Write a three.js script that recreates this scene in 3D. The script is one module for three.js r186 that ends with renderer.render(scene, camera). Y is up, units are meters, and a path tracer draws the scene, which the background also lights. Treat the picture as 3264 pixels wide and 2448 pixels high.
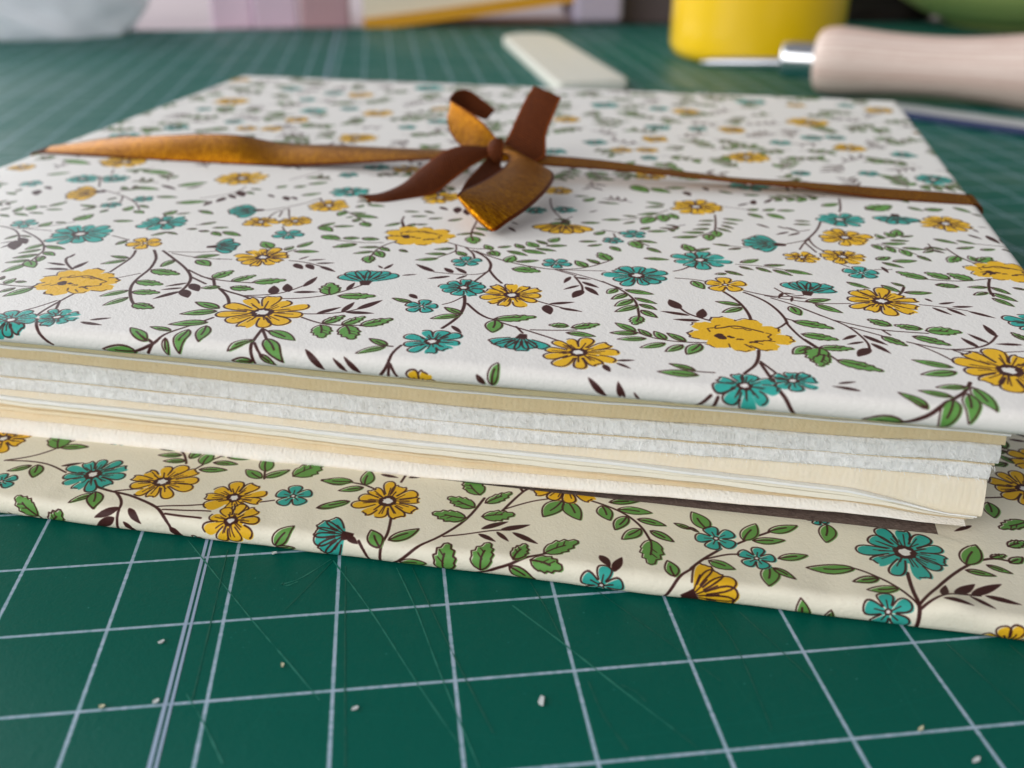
import * as THREE from 'three';
import { mergeGeometries, toCreasedNormals } from 'three/addons/utils/BufferGeometryUtils.js';
import { RoundedBoxGeometry } from 'three/addons/geometries/RoundedBoxGeometry.js';
import { ImprovedNoise } from 'three/addons/math/ImprovedNoise.js';
import { RectAreaLightUniformsLib } from 'three/addons/lights/RectAreaLightUniformsLib.js';

// ------------------------------------------------------------------ camera, light, exposure
const S = 0.01;                                      // everything below is laid out in centimetres
const scene = new THREE.Scene();
const camera = new THREE.PerspectiveCamera(41.52, 4 / 3, 0.01, 12);
camera.rotation.set(-0.45481, -0.12446, 0.004516, 'YXZ');
camera.position.set(3.655 * S, 5.887 * S, 8.456 * S);
camera.focus = 0.100;
camera.userData.fStop = 25;
scene.add(camera);

const renderer = new THREE.WebGLRenderer({ antialias: true });
renderer.setSize(1024, 768);
renderer.toneMapping = THREE.LinearToneMapping;
renderer.toneMappingExposure = 0.93;
renderer.shadowMap.enabled = true;

scene.background = new THREE.Color(0.285, 0.295, 0.325);   // the light that the pale room throws back
RectAreaLightUniformsLib.init();
function windowLight(x, y, z, tx, ty, tz, w, h, color, intensity) {
  const glow = new THREE.Mesh(new THREE.PlaneGeometry(w, h), new THREE.MeshStandardMaterial({ color: 0x222222, emissive: color, emissiveIntensity: 0.9, roughness: 0.6 }));
  glow.name = 'window_pane'; glow.userData.kind = 'structure';
  glow.position.set(x, y, z); glow.lookAt(tx, ty, tz); scene.add(glow);
  const l = new THREE.RectAreaLight(color, intensity, w, h);
  l.name = 'window_light';
  const d = new THREE.Vector3(tx - x, ty - y, tz - z).normalize().multiplyScalar(0.02);
  l.position.set(x + d.x, y + d.y, z + d.z); l.lookAt(tx, ty, tz); scene.add(l);
}
windowLight(-1.05, 0.62, 0.75, 0.06, 0, -0.02, 1.7, 1.0, new THREE.Color(0.985, 0.99, 1.0), 3.6);     // window at the left, towards the viewer
windowLight(-1.2, 0.66, -1.2, 0.03, 0, -0.15, 1.6, 1.0, new THREE.Color(0.92, 0.96, 1.0), 5.2);      // window at the far left

// ------------------------------------------------------------------ helpers
let seed = 7;
const rnd = () => { seed = (seed + 0x6D2B79F5) | 0; let t = Math.imul(seed ^ (seed >>> 15), 1 | seed); t = (t + Math.imul(t ^ (t >>> 7), 61 | t)) ^ t; return ((t ^ (t >>> 14)) >>> 0) / 4294967296; };
const rr = (a, b) => a + (b - a) * rnd();
const noise = new ImprovedNoise();
const nz = (x, y, z = 0) => noise.noise(x, y, z);
const lerp = (a, b, t) => a + (b - a) * t;
const clamp = (x, a, b) => Math.min(b, Math.max(a, x));
const smooth = (a, b, x) => { const t = clamp((x - a) / (b - a), 0, 1); return t * t * (3 - 2 * t); };
const V = (x, y, z) => new THREE.Vector3(x, y, z);
const col = (hex) => new THREE.Color(hex);

function tag(o, label, category, group) { o.userData.label = label; o.userData.category = category; if (group) o.userData.group = group; return o; }
const used = {};
function unique(name) { used[name] = (used[name] ?? -1) + 1; return used[name] ? name + '_' + String(used[name]).padStart(3, '0') : name; }
function thing(name, label, category, [x, y, z] = [0, 0, 0], turn = 0, group) {
  const o = new THREE.Group(); o.name = unique(name); o.position.set(x * S, y * S, z * S); o.rotation.y = turn;
  scene.add(o); return tag(o, label, category, group);
}
function mesh(name, geo, material, parent) {            // geometry in cm
  geo.scale(S, S, S);
  const m = new THREE.Mesh(geo, material); m.name = parent === scene ? unique(name) : name;
  m.castShadow = m.receiveShadow = true; parent.add(m); return m;
}
function gridGeo(nu, nv, f, uvf) {                       // a surface from f(i/nu, j/nv)
  const pos = [], uv = [], idx = [];
  for (let j = 0; j <= nv; j++) for (let i = 0; i <= nu; i++) {
    const p = f(i / nu, j / nv, i, j); pos.push(p.x, p.y, p.z);
    const q = uvf ? uvf(i / nu, j / nv, i, j) : [i / nu, j / nv]; uv.push(q[0], q[1]);
  }
  for (let j = 0; j < nv; j++) for (let i = 0; i < nu; i++) {
    const a = j * (nu + 1) + i, b = a + 1, c = a + nu + 1, d = c + 1; idx.push(a, b, d, a, d, c);
  }
  const g = new THREE.BufferGeometry();
  g.setAttribute('position', new THREE.Float32BufferAttribute(pos, 3));
  g.setAttribute('uv', new THREE.Float32BufferAttribute(uv, 2));
  g.setIndex(idx); g.computeVertexNormals(); return g;
}
function fieldTexture(n, f, repeatX = 1, repeatY = 1) {  // a grey field that tiles
  const d = new Uint8Array(n * n * 4);
  for (let y = 0; y < n; y++) for (let x = 0; x < n; x++) {
    const v = clamp(f(x / n, y / n), 0, 1) * 255, k = (y * n + x) * 4; d[k] = d[k + 1] = d[k + 2] = v; d[k + 3] = 255;
  }
  const t = new THREE.DataTexture(d, n, n); t.wrapS = t.wrapT = THREE.RepeatWrapping; t.magFilter = THREE.LinearFilter; t.minFilter = THREE.LinearMipmapLinearFilter; t.generateMipmaps = true;
  t.repeat.set(repeatX, repeatY); t.needsUpdate = true; return t;
}
const hash = (x, y) => { let h = Math.imul(x, 374761393) + Math.imul(y, 668265263); h = Math.imul(h ^ (h >>> 13), 1274126177); return ((h ^ (h >>> 16)) >>> 0) / 4294967296; };
function tileNoise(u, v, n) {                            // value noise with period 1
  const x = u * n, y = v * n, i = Math.floor(x), j = Math.floor(y), fx = x - i, fy = y - j, m = (a) => ((a % n) + n) % n;
  const sx = fx * fx * (3 - 2 * fx), sy = fy * fy * (3 - 2 * fy);
  return lerp(lerp(hash(m(i), m(j)), hash(m(i + 1), m(j)), sx), lerp(hash(m(i), m(j + 1)), hash(m(i + 1), m(j + 1)), sx), sy);
}
const paperField = (u, v) => 0.35 * tileNoise(u, v, 128) + 0.3 * tileNoise(u, v, 60) + 0.2 * tileNoise(u, v, 30) + 0.15 * tileNoise(u, v, 200);
const withRepeat = (t, x, y) => { const c = t.clone(); c.repeat.set(x, y); c.needsUpdate = true; return c; };
const paperBump = fieldTexture(512, paperField);

// ------------------------------------------------------------------ the printed paper
const YEL = '#ecb726', TURQ = '#38a99c', GRN = '#659a4a', INK = '#43221f', PAPER = '#ebe6df';
let cx, flowers = [];
const A0 = -4.6, AW = 14.9, K = 137;
function paperCanvas(s0, s1, paper, draw) {
  const w = Math.round(AW * K), h = Math.round((s1 - s0) * K), c = document.createElement('canvas'); c.width = w; c.height = h;
  cx = c.getContext('2d'); cx.fillStyle = paper; cx.fillRect(0, 0, w, h);
  for (let k = 0; k < 9000; k++) { cx.fillStyle = rnd() < 0.5 ? 'rgba(120,95,70,0.05)' : 'rgba(255,255,255,0.10)'; cx.fillRect(rnd() * w, rnd() * h, rr(1, 4), rr(1, 3)); }
  cx.setTransform(K, 0, 0, -K, -A0 * K, h + s0 * K); cx.lineJoin = cx.lineCap = 'round';
  draw();
  const t = new THREE.CanvasTexture(c); t.colorSpace = THREE.SRGBColorSpace; t.anisotropy = 8; return t;
}
const OFF = [0.016, -0.010];                             // the colours are printed a little out of register
function curve(p) {                                      // a smooth line through points
  cx.beginPath(); cx.moveTo(p[0], p[1]);
  for (let k = 2; k < p.length - 2; k += 2) cx.quadraticCurveTo(p[k], p[k + 1], (p[k] + p[k + 2]) / 2, (p[k + 1] + p[k + 3]) / 2);
  cx.lineTo(p[p.length - 2], p[p.length - 1]);
}
function T(w, ...p) { curve(p); cx.strokeStyle = INK; cx.lineWidth = 0.011 + w * 0.0029; cx.stroke(); }
function outline(pts, closed = true) { cx.beginPath(); pts.forEach(([x, y], k) => k ? cx.lineTo(x, y) : cx.moveTo(x, y)); if (closed) cx.closePath(); }
function fillOff(pts, color) { outline(pts.map(([x, y]) => [x + OFF[0], y + OFF[1]])); cx.fillStyle = color; cx.fill(); }
function leaf(x1, y1, x2, y2, ratio, kind) {
  const dx = x2 - x1, dy = y2 - y1, l = Math.hypot(dx, dy) || 0.01, ux = dx / l, uy = dy / l, w = l * ratio * 0.5 * rr(0.9, 1.1), skew = rr(-0.15, 0.15);
  flowers.push([(x1 + x2) / 2, (y1 + y2) / 2, 0.07]);
  const pts = [], n = kind === 's' ? 10 : 14;
  const prof = (t) => Math.pow(Math.sin(Math.PI * Math.pow(t, 0.8)), 0.85);
  for (let side = 1; side >= -1; side -= 2) for (let k = 0; k <= n; k++) {
    const t = side > 0 ? k / n : 1 - k / n; let y = side * w * prof(t) * (1 + side * skew), x = t * l;
    if (kind === 's' && t > 0.3 && t < 1) { const j = 0.4 + t; y *= (k % 2 ? 1 + 0.10 * j : 1 - 0.14 * j); x += (k % 2 ? 0.045 : -0.01) * l; }
    pts.push([x1 + ux * x - uy * y, y1 + uy * x + ux * y]);
  }
  if (kind === 'b') { outline(pts); cx.fillStyle = INK; cx.fill(); return; }
  fillOff(pts, GRN); outline(pts); cx.strokeStyle = INK; cx.lineWidth = rr(0.013, 0.019); cx.stroke();
  if (l > 0.09) { curve([x1, y1, x1 + dx * 0.3 - uy * w * 0.15, y1 + dy * 0.3 + ux * w * 0.15, x1 + dx * 0.62, y1 + dy * 0.62]); cx.lineWidth = 0.019; cx.stroke(); }
  if (kind === 's') for (const q of [0.35, 0.55]) { curve([x1 + dx * q, y1 + dy * q, x1 + dx * (q + 0.16) - uy * w * 0.55, y1 + dy * (q + 0.16) + ux * w * 0.55]); cx.lineWidth = 0.012; cx.stroke(); }
}
const Lg = (...p) => leaf(...p, 0.36, 'g'), Ls = (...p) => leaf(...p, 0.44, 's'), Lw = (...p) => leaf(...p, 0.58, 's'), LF = (...p) => leaf(...p, 0.5, 'g');
const Lb = (...p) => leaf(...p, 0.24, 'b'), Lm_ = (...p) => leaf(...p, 0.31, 'b'), Lf = (...p) => leaf(...p, 0.42, 'b');
const HUE = { Y: YEL, T: TURQ }, Y = 'Y', TQ = 'T';
function petal(x, y, ang, r0, r1, w, notch) {            // 17 points: base, one side, tip (index 8), other side, base
  const pts = [], c = Math.cos(ang), s = Math.sin(ang), sk = rr(-0.12, 0.12);
  for (let k = 0; k <= 16; k++) {
    const q = k / 8 - 1, a = Math.abs(q), t = 1 - Math.pow(a, 2.1);
    const along = r0 + (r1 - r0) * t - (notch && a < 0.14 ? notch : 0);
    const side = Math.sign(q) * w * Math.pow(t, 0.75) * Math.sqrt(1 - Math.pow(t, 5)) * 1.22 + sk * w * t;
    pts.push([x + c * along - s * side, y + s * along + c * side]);
  }
  return pts;
}
function D(x, y, r, hue) {
  flowers.push([x, y, r]);
  const n = r > 0.33 ? 11 : r > 0.24 ? 9 : 8, t0 = rr(0, 6.28), P = [];
  for (let k = 0; k < n; k++) P.push(petal(x, y, t0 + (k + rr(-0.12, 0.12)) / n * 6.283, r * 0.15, r * rr(0.80, 1.04), r * 2.35 / n * rr(0.8, 1.15), rnd() < 0.35 ? r * 0.08 : 0));
  P.forEach((p) => fillOff(p, HUE[hue]));
  outline([...Array(16)].map((_, k) => [x + OFF[0] + Math.cos(k / 16 * 6.283) * r * 0.42, y + OFF[1] + Math.sin(k / 16 * 6.283) * r * 0.42])); cx.fillStyle = HUE[hue]; cx.fill();
  cx.strokeStyle = INK;
  P.forEach((p, k) => {
    const part = rnd() < 0.22 ? p.slice(2, 10) : rnd() < 0.2 ? p.slice(7, 15) : p.slice(1, 16);
    outline(part, false); cx.lineWidth = rr(0.010, 0.015) + r * 0.014; cx.stroke();
    const ang = Math.atan2((p[8][1] - y), (p[8][0] - x));
    for (let q = 0; q < 2; q++) { const a = ang + rr(-0.16, 0.16); cx.beginPath(); cx.moveTo(x + Math.cos(a) * r * 0.22, y + Math.sin(a) * r * 0.22); cx.lineTo(x + Math.cos(a) * r * rr(0.4, 0.7), y + Math.sin(a) * r * rr(0.4, 0.7)); cx.lineWidth = 0.012; cx.stroke(); }
  });
  const ring = (f, j) => [...Array(18)].map((_, k) => { const q = f * r * rr(1 - j, 1 + j), a = k / 18 * 6.283; return [x + Math.cos(a) * q, y + Math.sin(a) * q]; });
  outline(ring(0.25, 0.16)); cx.fillStyle = INK; cx.fill();
  outline(ring(0.13, 0.25)); cx.fillStyle = PAPER; cx.fill();
}
function Sm(x, y, r, hue) {
  flowers.push([x, y, r]);
  const t0 = rr(0, 6.28), P = [];
  for (let k = 0; k < 5; k++) P.push(petal(x, y, t0 + k / 5 * 6.283, r * 0.05, r * rr(0.9, 1.08), r * 0.42, 0));
  P.forEach((p) => fillOff(p, HUE[hue])); cx.strokeStyle = INK;
  P.forEach((p) => { outline(p.slice(1, 16), false); cx.lineWidth = 0.017; cx.stroke(); cx.beginPath(); cx.moveTo(x, y); cx.lineTo(lerp(x, p[8][0], 0.55), lerp(y, p[8][1], 0.55)); cx.lineWidth = 0.012; cx.stroke(); });
  cx.beginPath(); cx.arc(x, y, r * 0.17, 0, 7); cx.fillStyle = INK; cx.fill(); cx.beginPath(); cx.arc(x, y, r * 0.09, 0, 7); cx.fillStyle = PAPER; cx.fill();
}
function R(x, y, r) {                                    // a full, ruffled bloom
  flowers.push([x, y, r]); const n = 9, ph = rr(0, 6), pts = [];
  for (let k = 0; k < n; k++) {                          // ruffled outer lobes, each slightly different
    const a0 = ph + k / n * 6.283, w = 6.283 / n, q = rr(0.86, 1.06);
    for (let m = 0; m <= 9; m++) { const t = m / 9, a = a0 + t * w, f = q * (0.80 + 0.22 * Math.pow(Math.sin(Math.PI * t), 0.6)) * (1 + 0.03 * Math.sin(t * 19 + k)); pts.push([x + Math.cos(a) * r * f, y + Math.sin(a) * r * f * 0.9]); }
  }
  fillOff(pts, YEL); cx.strokeStyle = INK;
  for (let k = 0; k < n; k++) { const a = k * 10 + Math.floor(rr(0, 4)); outline(pts.slice(a, a + 4 + Math.floor(rnd() * 5)), false); cx.lineWidth = rr(0.012, 0.022); cx.stroke(); }
  const arc = (a, f, da, w) => { const p = []; for (let m = 0; m <= 6; m++) { const b = a + da * m / 6, g = f * (1 + 0.10 * Math.sin(m * 1.9 + a * 3)); p.push(x + Math.cos(b) * r * g, y + Math.sin(b) * r * g * 0.8); } curve(p); cx.lineWidth = w; cx.stroke(); };
  arc(0.5, 0.5, 2.1, 0.024); arc(0.9, 0.38, 1.0, 0.016); arc(2.2, 0.6, 0.9, 0.014); arc(-0.5, 0.62, 0.9, 0.016);
  for (let k = 0; k < 5; k++) { const a = rr(3.2, 6.2), f = rr(0.3, 0.7); cx.beginPath(); cx.moveTo(x + Math.cos(a) * r * f, y + Math.sin(a) * r * f * 0.8); cx.lineTo(x + Math.cos(a + 0.1) * r * (f + 0.2), y + Math.sin(a + 0.1) * r * (f + 0.2) * 0.8); cx.lineWidth = rr(0.012, 0.02); cx.stroke(); }
  arc(3.5, 0.42, 0.45, 0.07); arc(3.9, 0.26, 0.4, 0.03); arc(5.2, 0.5, 0.5, 0.028); arc(5.0, 0.3, -0.35, 0.02);
}
function H(x, y, x2, y2, hue) {                          // a flower seen from the side
  const ang = Math.atan2(y2 - y, x2 - x), l = Math.hypot(x2 - x, y2 - y); flowers.push([x2, y2, l * 0.8]);
  const P = [-0.92, 0.92, -0.55, 0.55, -0.2, 0.18].map((o) => petal(x, y, ang + o, l * 0.1, l * rr(0.86, 1.06), l * 0.22, rnd() < 0.4 ? l * 0.06 : 0));
  P.forEach((p) => fillOff(p, HUE[hue])); cx.strokeStyle = INK;
  P.forEach((p) => { outline(p.slice(1, 16), false); cx.lineWidth = 0.018; cx.stroke(); cx.beginPath(); cx.moveTo(x, y); cx.lineTo(lerp(x, p[8][0], 0.6), lerp(y, p[8][1], 0.6)); cx.lineWidth = 0.014; cx.stroke(); });
  const c = Math.cos(ang), s = Math.sin(ang), q = l * 0.17;
  outline([[x - c * l * 0.2 - s * q * 0.6, y - s * l * 0.2 + c * q * 0.6], [x + c * l * 0.12 - s * q, y + s * l * 0.12 + c * q], [x + c * l * 0.12 + s * q, y + s * l * 0.12 - c * q], [x - c * l * 0.2 + s * q * 0.6, y - s * l * 0.2 - c * q * 0.6]]);
  cx.fillStyle = INK; cx.fill();
}
function sprig(x, y, ang, l, f = 1) {                           // a loose twig of small leaves
  const n = Math.max(2, Math.round(l / (0.16 * f))), bend = rr(-0.6, 0.6), p = []; let a = ang, px = x, py = y;
  for (let k = 0; k <= n; k++) { p.push(px, py); a += bend / n; px += Math.cos(a) * l / n; py += Math.sin(a) * l / n; }
  T(2.5, ...p);
  const brown = rnd() < 0.3;
  for (let k = 1; k <= n; k++) for (const q of [-1, 1]) { const b = ang + bend * k / n + q * 0.85, m = rr(0.16, 0.26) * f; (brown ? Lb : rnd() < 0.4 ? LF : Lg)(p[2 * k], p[2 * k + 1], p[2 * k] + Math.cos(b) * m, p[2 * k + 1] + Math.sin(b) * m); }
}
function again(dx, dy, poly, motifs) {                    // the print repeats: the same motifs once more, shifted, inside an area
  cx.save(); outline(poly); cx.clip(); cx.translate(dx, dy); const keep = flowers; flowers = []; motifs(); flowers = keep; cx.restore();
}
function topMotifs() {
  const S = Sm, T_ = TQ;
  T(5,-0.11,1.75,-0.13,1.58,-0.14,1.22,-0.12,1.12); T(3,-0.17,1.51,-0.24,1.33,-0.32,1.21); T(5,-0.14,1.52,-0.05,1.32); T(6,-0.07,1.03,0.04,0.86,0.11,0.78,0.19,0.71);
  T(6,-0.22,3.11,-0.14,2.92,-0.12,2.72,-0.11,2.39); T(7,-0.02,3.16,0.12,2.97,0.21,2.75,0.27,2.53,0.28,2.25,0.35,1.99,0.52,1.71,0.62,1.59);
  T(2,0.23,2.41,0.08,2.25); T(7,0.09,3.16,0.36,2.92,0.65,2.64,0.82,2.42,0.89,2.22,0.91,2.02); T(4,0.68,2.62,0.88,2.48,1.08,2.38); T(5,0.82,2.42,1.06,2.26);
  T(2,0.24,3.1,0.54,3.01,0.86,3.01); T(2,0.17,3.14,0.52,3.18,0.73,3.28); T(3,-1.23,2.87,-1.15,2.57,-1.15,2.3); T(6,-0.55,2.38,-0.71,2.52,-0.82,2.67,-0.83,2.74);
  T(3,-1.02,1.81,-0.82,1.78,-0.57,1.84); T(6,1.55,1.42,1.45,1.22,1.32,1.02,1.29,0.86,1.22,0.8,1.04,0.72); T(6,1.23,0.81,1.17,0.71); T(5,1.22,0.83,1.16,0.86);
  T(2,0.83,3.02,0.99,3.03); T(3,1.63,3.13,1.82,3.12,2.02,3.03); T(4,0.91,2.46,1.08,2.4,1.29,2.37,1.53,2.38); T(7,1.08,2.4,1.18,2.22);
  T(6,1.18,2.21,1.34,2.11,1.61,2.01,1.74,1.91); T(7,1.27,2.15,1.41,2.01,1.51,1.86,1.56,1.75); T(3,1.6,2.02,1.85,2.09,1.99,2.22,2.08,2.41);
  T(3,1.64,2.01,1.99,2,2.27,2.1,2.44,2.22,2.57,2.37,2.67,2.55); T(3,2.33,1.68,2.53,1.7,2.75,1.8,2.86,1.92); T(4,2.33,1.63,2.6,1.47,2.82,1.47,3,1.51);
  T(7,2.13,1.26,2.16,0.98,2.2,0.8,2.22,0.71); T(6,2.14,1.24,2.27,1.03); T(5,2.19,0.94,2.29,0.79,2.38,0.73); T(4,2.15,1.25,2.26,1.17);
  T(4,3.38,1.1,3.45,1.1); T(6,3.52,1.14,3.49,1.01,3.5,0.83,3.41,0.7); T(5,3.5,0.82,3.48,0.69); T(5,3.51,0.81,3.56,0.7); T(7,3.54,3.89,3.7,3.76,3.85,3.48,3.87,3.27);
  T(5,3.87,3.27,3.79,2.91); T(6,3.87,3.27,3.96,3.08,4.08,2.91); T(2,3.87,3.25,3.83,3.13,3.6,3.07,3.3,3.09); T(4,3.58,3.88,3.86,3.65,4.23,3.49,4.51,3.44);
  T(3,4.51,3.44,4.73,3.47,4.93,3.59,5.1,3.84); T(2,4.51,3.44,4.78,3.45,5.1,3.5); T(3,4.57,3.43,4.81,3.29); T(3,4.62,3.43,4.97,3.26,5.2,3.09,5.33,3);
  T(4,4.8,3.26,4.9,3.06,4.94,2.89,4.93,2.8); T(8,3.78,2.48,3.84,2.29,3.87,1.98,3.83,1.76,3.78,1.6); T(6,3.86,2.27,3.99,2.08,4.12,1.95,4.2,1.92);
  T(2,3.78,2.45,3.72,2.28,3.63,2.19); T(4,4.2,1.92,4.35,1.82,4.57,1.72,4.76,1.62,4.93,1.52); T(4,4.45,1.79,4.54,1.65); T(3,4.6,1.74,4.88,1.78,5.02,1.82);
  T(3,4.54,2.48,4.79,2.35,5,2.29); T(3,5.86,3.43,6.03,3.44,6.18,3.39); T(7,6.35,3.14,6.48,2.95,6.58,2.7,6.63,2.47,6.63,2.34); T(3,6.57,3.19,6.76,3.1,6.94,3.09,7.16,3.18);
  T(6,6.57,3.14,6.74,3.01,6.88,2.76,6.96,2.52,6.97,2.39); T(4,6.96,2.41,6.91,2.29,6.83,2.22); T(2,6.78,3.09,6.99,3.03,7.18,3,7.34,2.98);
  T(3,6.84,3.04,7.03,2.93,7.31,2.65); T(5,6.97,2.39,7.03,2.18,7.14,1.95,7.25,1.79); T(4,6.97,2.52,7.04,2.48); T(5,6.25,2.31,6.14,2.37,6.02,2.45,5.94,2.59);
  T(5,5.11,3.17,5.28,3.02,5.43,2.82,5.52,2.62,5.57,2.28); T(3,6.23,1.77,6.03,1.74,5.86,1.75,5.71,1.79,5.56,1.9); T(3,6.31,1.15,6.12,1.14);
  T(7,6.69,1.7,6.69,1.43,6.56,1.18); T(5,6.7,1.46,6.82,1.25); T(7,6.7,1.42,6.8,1.05,6.84,0.89,6.9,0.82,6.98,0.67); T(6,6.29,0.8,6.16,0.64);
  T(6,6.35,0.79,6.31,0.64); T(6,8.09,3.33,8.16,3.46,8.21,3.65); T(5,9.11,3.98,9.07,3.77,9.07,3.56); T(2,8.29,3.16,8.52,3.15,8.73,3.09);
  T(2,7.25,2.97,7.61,3.05); T(4,7.15,2.8,7.4,2.58,7.55,2.42,7.64,2.2,7.68,2.04,7.67,1.91); T(3,7.41,2.57,7.68,2.45,7.9,2.4,8.25,2.41);
  T(3,7.56,2.42,7.82,2.27); T(4,7.84,2.41,7.9,2.3); T(4,8.03,2.16,8.24,2.07,8.41,2.05,8.63,2.14,8.77,2.27,8.87,2.48); T(2,8.41,2.05,8.66,2.03,9.03,2.15);
  T(3,8.08,2.14,8.23,2,8.37,1.79); T(3,8.41,2.04,8.51,1.96); T(4,7.11,2.04,7.22,1.87,7.35,1.64); T(8,8.42,1.37,8.37,1.21,8.25,1.05,8.07,0.83,7.93,0.74,7.84,0.7);
  T(4,-2.42,6,-2.12,5.49); T(4,-2.43,6.38,-2.34,6.17); T(3,-2,5.37,-1.62,5.21,-1.25,4.92,-1.02,4.61); T(3,-1.58,5.17,-1.45,4.92,-1.43,4.79);
  T(4,-2.3,3.6,-2.1,3.57,-1.86,3.35,-1.76,3.19); T(2,-2.09,3.57,-1.87,3.58,-1.57,3.56); T(4,-1.93,3.51,-1.63,3.33,-1.37,3.1,-1.23,2.88);
  T(2,-2.02,3.56,-1.68,3.73,-1.52,3.96); T(4,-0.51,4.34,-0.58,4.45); T(3,-0.77,3.55,-0.49,3.44); T(2,0.01,4.13,0.11,4.21); T(3,0.5,4.85,0.68,4.97,0.94,5.29,1.06,5.59);
  T(4,1.06,5.59,1.14,5.42); T(3,0.75,4.61,0.71,4.85,0.84,5.05); T(3,0.86,4.67,0.8,4.91); T(3,0.98,4.7,0.85,5.01); T(3,1.07,4.27,1.17,4.11);
  T(2,0.3,6.37,0.57,6.96); T(2,-0.15,5.91,-0.14,5.77,-0.21,5.51,-0.5,5.26); T(2,1.56,5.12,1.78,4.91,2,4.67); T(2,1.87,3.92,2.19,3.88,2.45,3.95);
  T(3,2.58,4.03,2.47,3.83,2.45,3.62,2.47,3.43); T(4,2.58,4.44,2.43,4.72,2.39,5); T(3,1.46,3.35,1.55,3.5); T(3,2.4,4.87,2.59,4.44); T(4,3.33,4.99,3.35,4.64,3.4,4.39);
  T(3,3.13,4.15,3.33,4.03,3.53,3.95,3.67,3.98); T(3,3.3,4.04,3.36,3.88,3.33,3.77,3.21,3.58); T(5,3.44,3.97,3.56,3.82,3.62,3.63); T(3,4.06,6.22,4.12,5.78,4.39,5.25);
  T(4,6.23,5.89,6.25,5.56,6.24,5.21); T(2,6.23,5.21,6.13,5.04,6,4.93); T(2,5.63,5.98,5.48,5.73,5.23,5.47,4.85,5.39); T(2,6.34,6.3,6.64,6.23);
  T(2,7.37,5.49,7.22,5.38); T(3,7.04,4.85,7.2,4.97,7.35,5.11); T(3,7.35,5.14,7.29,5.02,7.21,4.69); T(2,6.63,4.64,6.43,4.66); T(4,5.98,4.36,6.04,4.24);
  T(4,6.01,3.88,5.94,3.74,5.83,3.65); T(2,6.49,4.01,6.67,4.02,6.92,3.97,7.27,3.83); T(3,4.9,4.97,5.13,4.9); T(3,5.05,4.85,5.09,4.7);
  T(3,5.31,4.68,5.5,4.47); T(5,7.85,7,7.84,6.63,7.8,6.36); T(5,7.53,5.89,7.49,5.56,7.29,5.03); T(4,7.34,5.12,7.37,4.87,7.48,4.69); T(4,7.29,4.96,7.39,4.63);
  T(3,7.6,4.29,7.71,4.18); T(2,8.12,5.28,8.28,5.39,8.41,5.53); T(2,8.11,5.1,8.38,4.98,8.51,4.8); T(2,7.98,4.16,8.16,4.2); T(2,9.27,5.34,9.63,5.28);
  T(4,8.88,5.1,8.94,4.83,9.16,4.52); T(3,8.48,3.96,8.81,3.94,9.14,4.12); T(6,9.15,4.12,9.08,3.87,9.06,3.62); Lb(0.37,1.06,0.62,1.03);
  Lb(0.43,1.12,0.61,1.21); Lg(-0.16,2.84,-0.39,2.88); Lg(-0.16,2.78,-0.35,2.61); Ls(0.29,2.54,0.65,2.47); Ls(0.31,2.19,0.63,2.15); Ls(0.43,1.89,0.72,1.92);
  Lw(0.62,1.59,0.87,1.52); Lg(0.37,1.92,0.18,1.71); Lg(0.47,1.74,0.35,1.49); Lg(0.37,2.9,0.34,2.65); Lb(0.86,2.25,0.68,2.1); Lb(0.88,2.1,0.69,2);
  Lb(0.91,2.01,0.74,1.74); Lf(0.9,2.06,1.07,1.85); Lf(0.91,2.24,1.09,2.04); Lg(0.55,3.01,0.78,3.15); LF(0.62,2.94,0.85,2.78); Lg(-1.16,2.43,-1.23,2.14);
  Lg(-1.2,2.56,-1.39,2.42); Lg(-1.23,2.69,-1.41,2.58); LF(-1.19,2.54,-0.99,2.34); LF(-1.13,2.71,-1.07,2.53); LF(-1.2,2.84,-1.01,2.75);
  Lb(-0.81,2.71,-0.82,2.86); Lb(-0.7,2.48,-0.95,2.52); Lb(-0.59,2.37,-0.86,2.33); Lb(-0.56,2.39,-0.53,2.66); LF(-0.98,1.83,-0.97,2);
  LF(-0.91,1.91,-0.8,1.93); Lg(-0.8,1.74,-0.88,1.59); Lg(-0.63,1.79,-0.76,1.5); LF(-1.1,1.93,-1.13,2.03); Lg(1.5,1.65,1.2,1.76); Lg(1.51,1.58,1.2,1.44);
  Lg(1.55,1.3,1.22,1.18); Lg(1.31,1.04,1.08,1.09); Lg(1.17,0.84,0.91,1.03); Lg(1.46,1.1,1.49,0.74); Lg(1.58,1.22,1.67,0.88); Lg(1.34,0.88,1.37,0.71);
  Lg(1.05,0.72,0.71,0.71); Lb(1.72,3.18,1.79,3.32); Lb(1.83,3.18,2.01,3.25); Lb(1.95,3.1,2.15,3.16); Lb(2.02,3.03,2.26,2.88); Lf(1.73,3.05,1.88,2.89);
  Lf(1.86,3.06,2,2.9); Lw(1.06,2.43,1.16,2.7); Ls(1.29,2.38,1.46,2.61); Ls(1.52,2.4,1.83,2.54); Lw(1.24,2.21,1.07,2.14); Lw(1.36,2.22,1.61,2.21);
  Lb(2.09,2.38,2.12,2.7); Lf(1.88,2.11,1.78,2.35); Lf(2,2.21,1.89,2.43); Lb(2.05,2.21,2.3,2.27); Lw(2.44,2.22,2.32,2.55); Lb(2.57,2.37,2.57,2.61);
  Ls(2.53,2.21,2.9,2.28); Lb(2.74,3.07,2.79,3.26); Lb(2.72,3.09,2.64,3.18); Lb(2.99,2.92,3.14,2.99); Lb(2.49,1.7,2.67,1.92); Lb(2.72,1.79,2.75,2.08);
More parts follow.
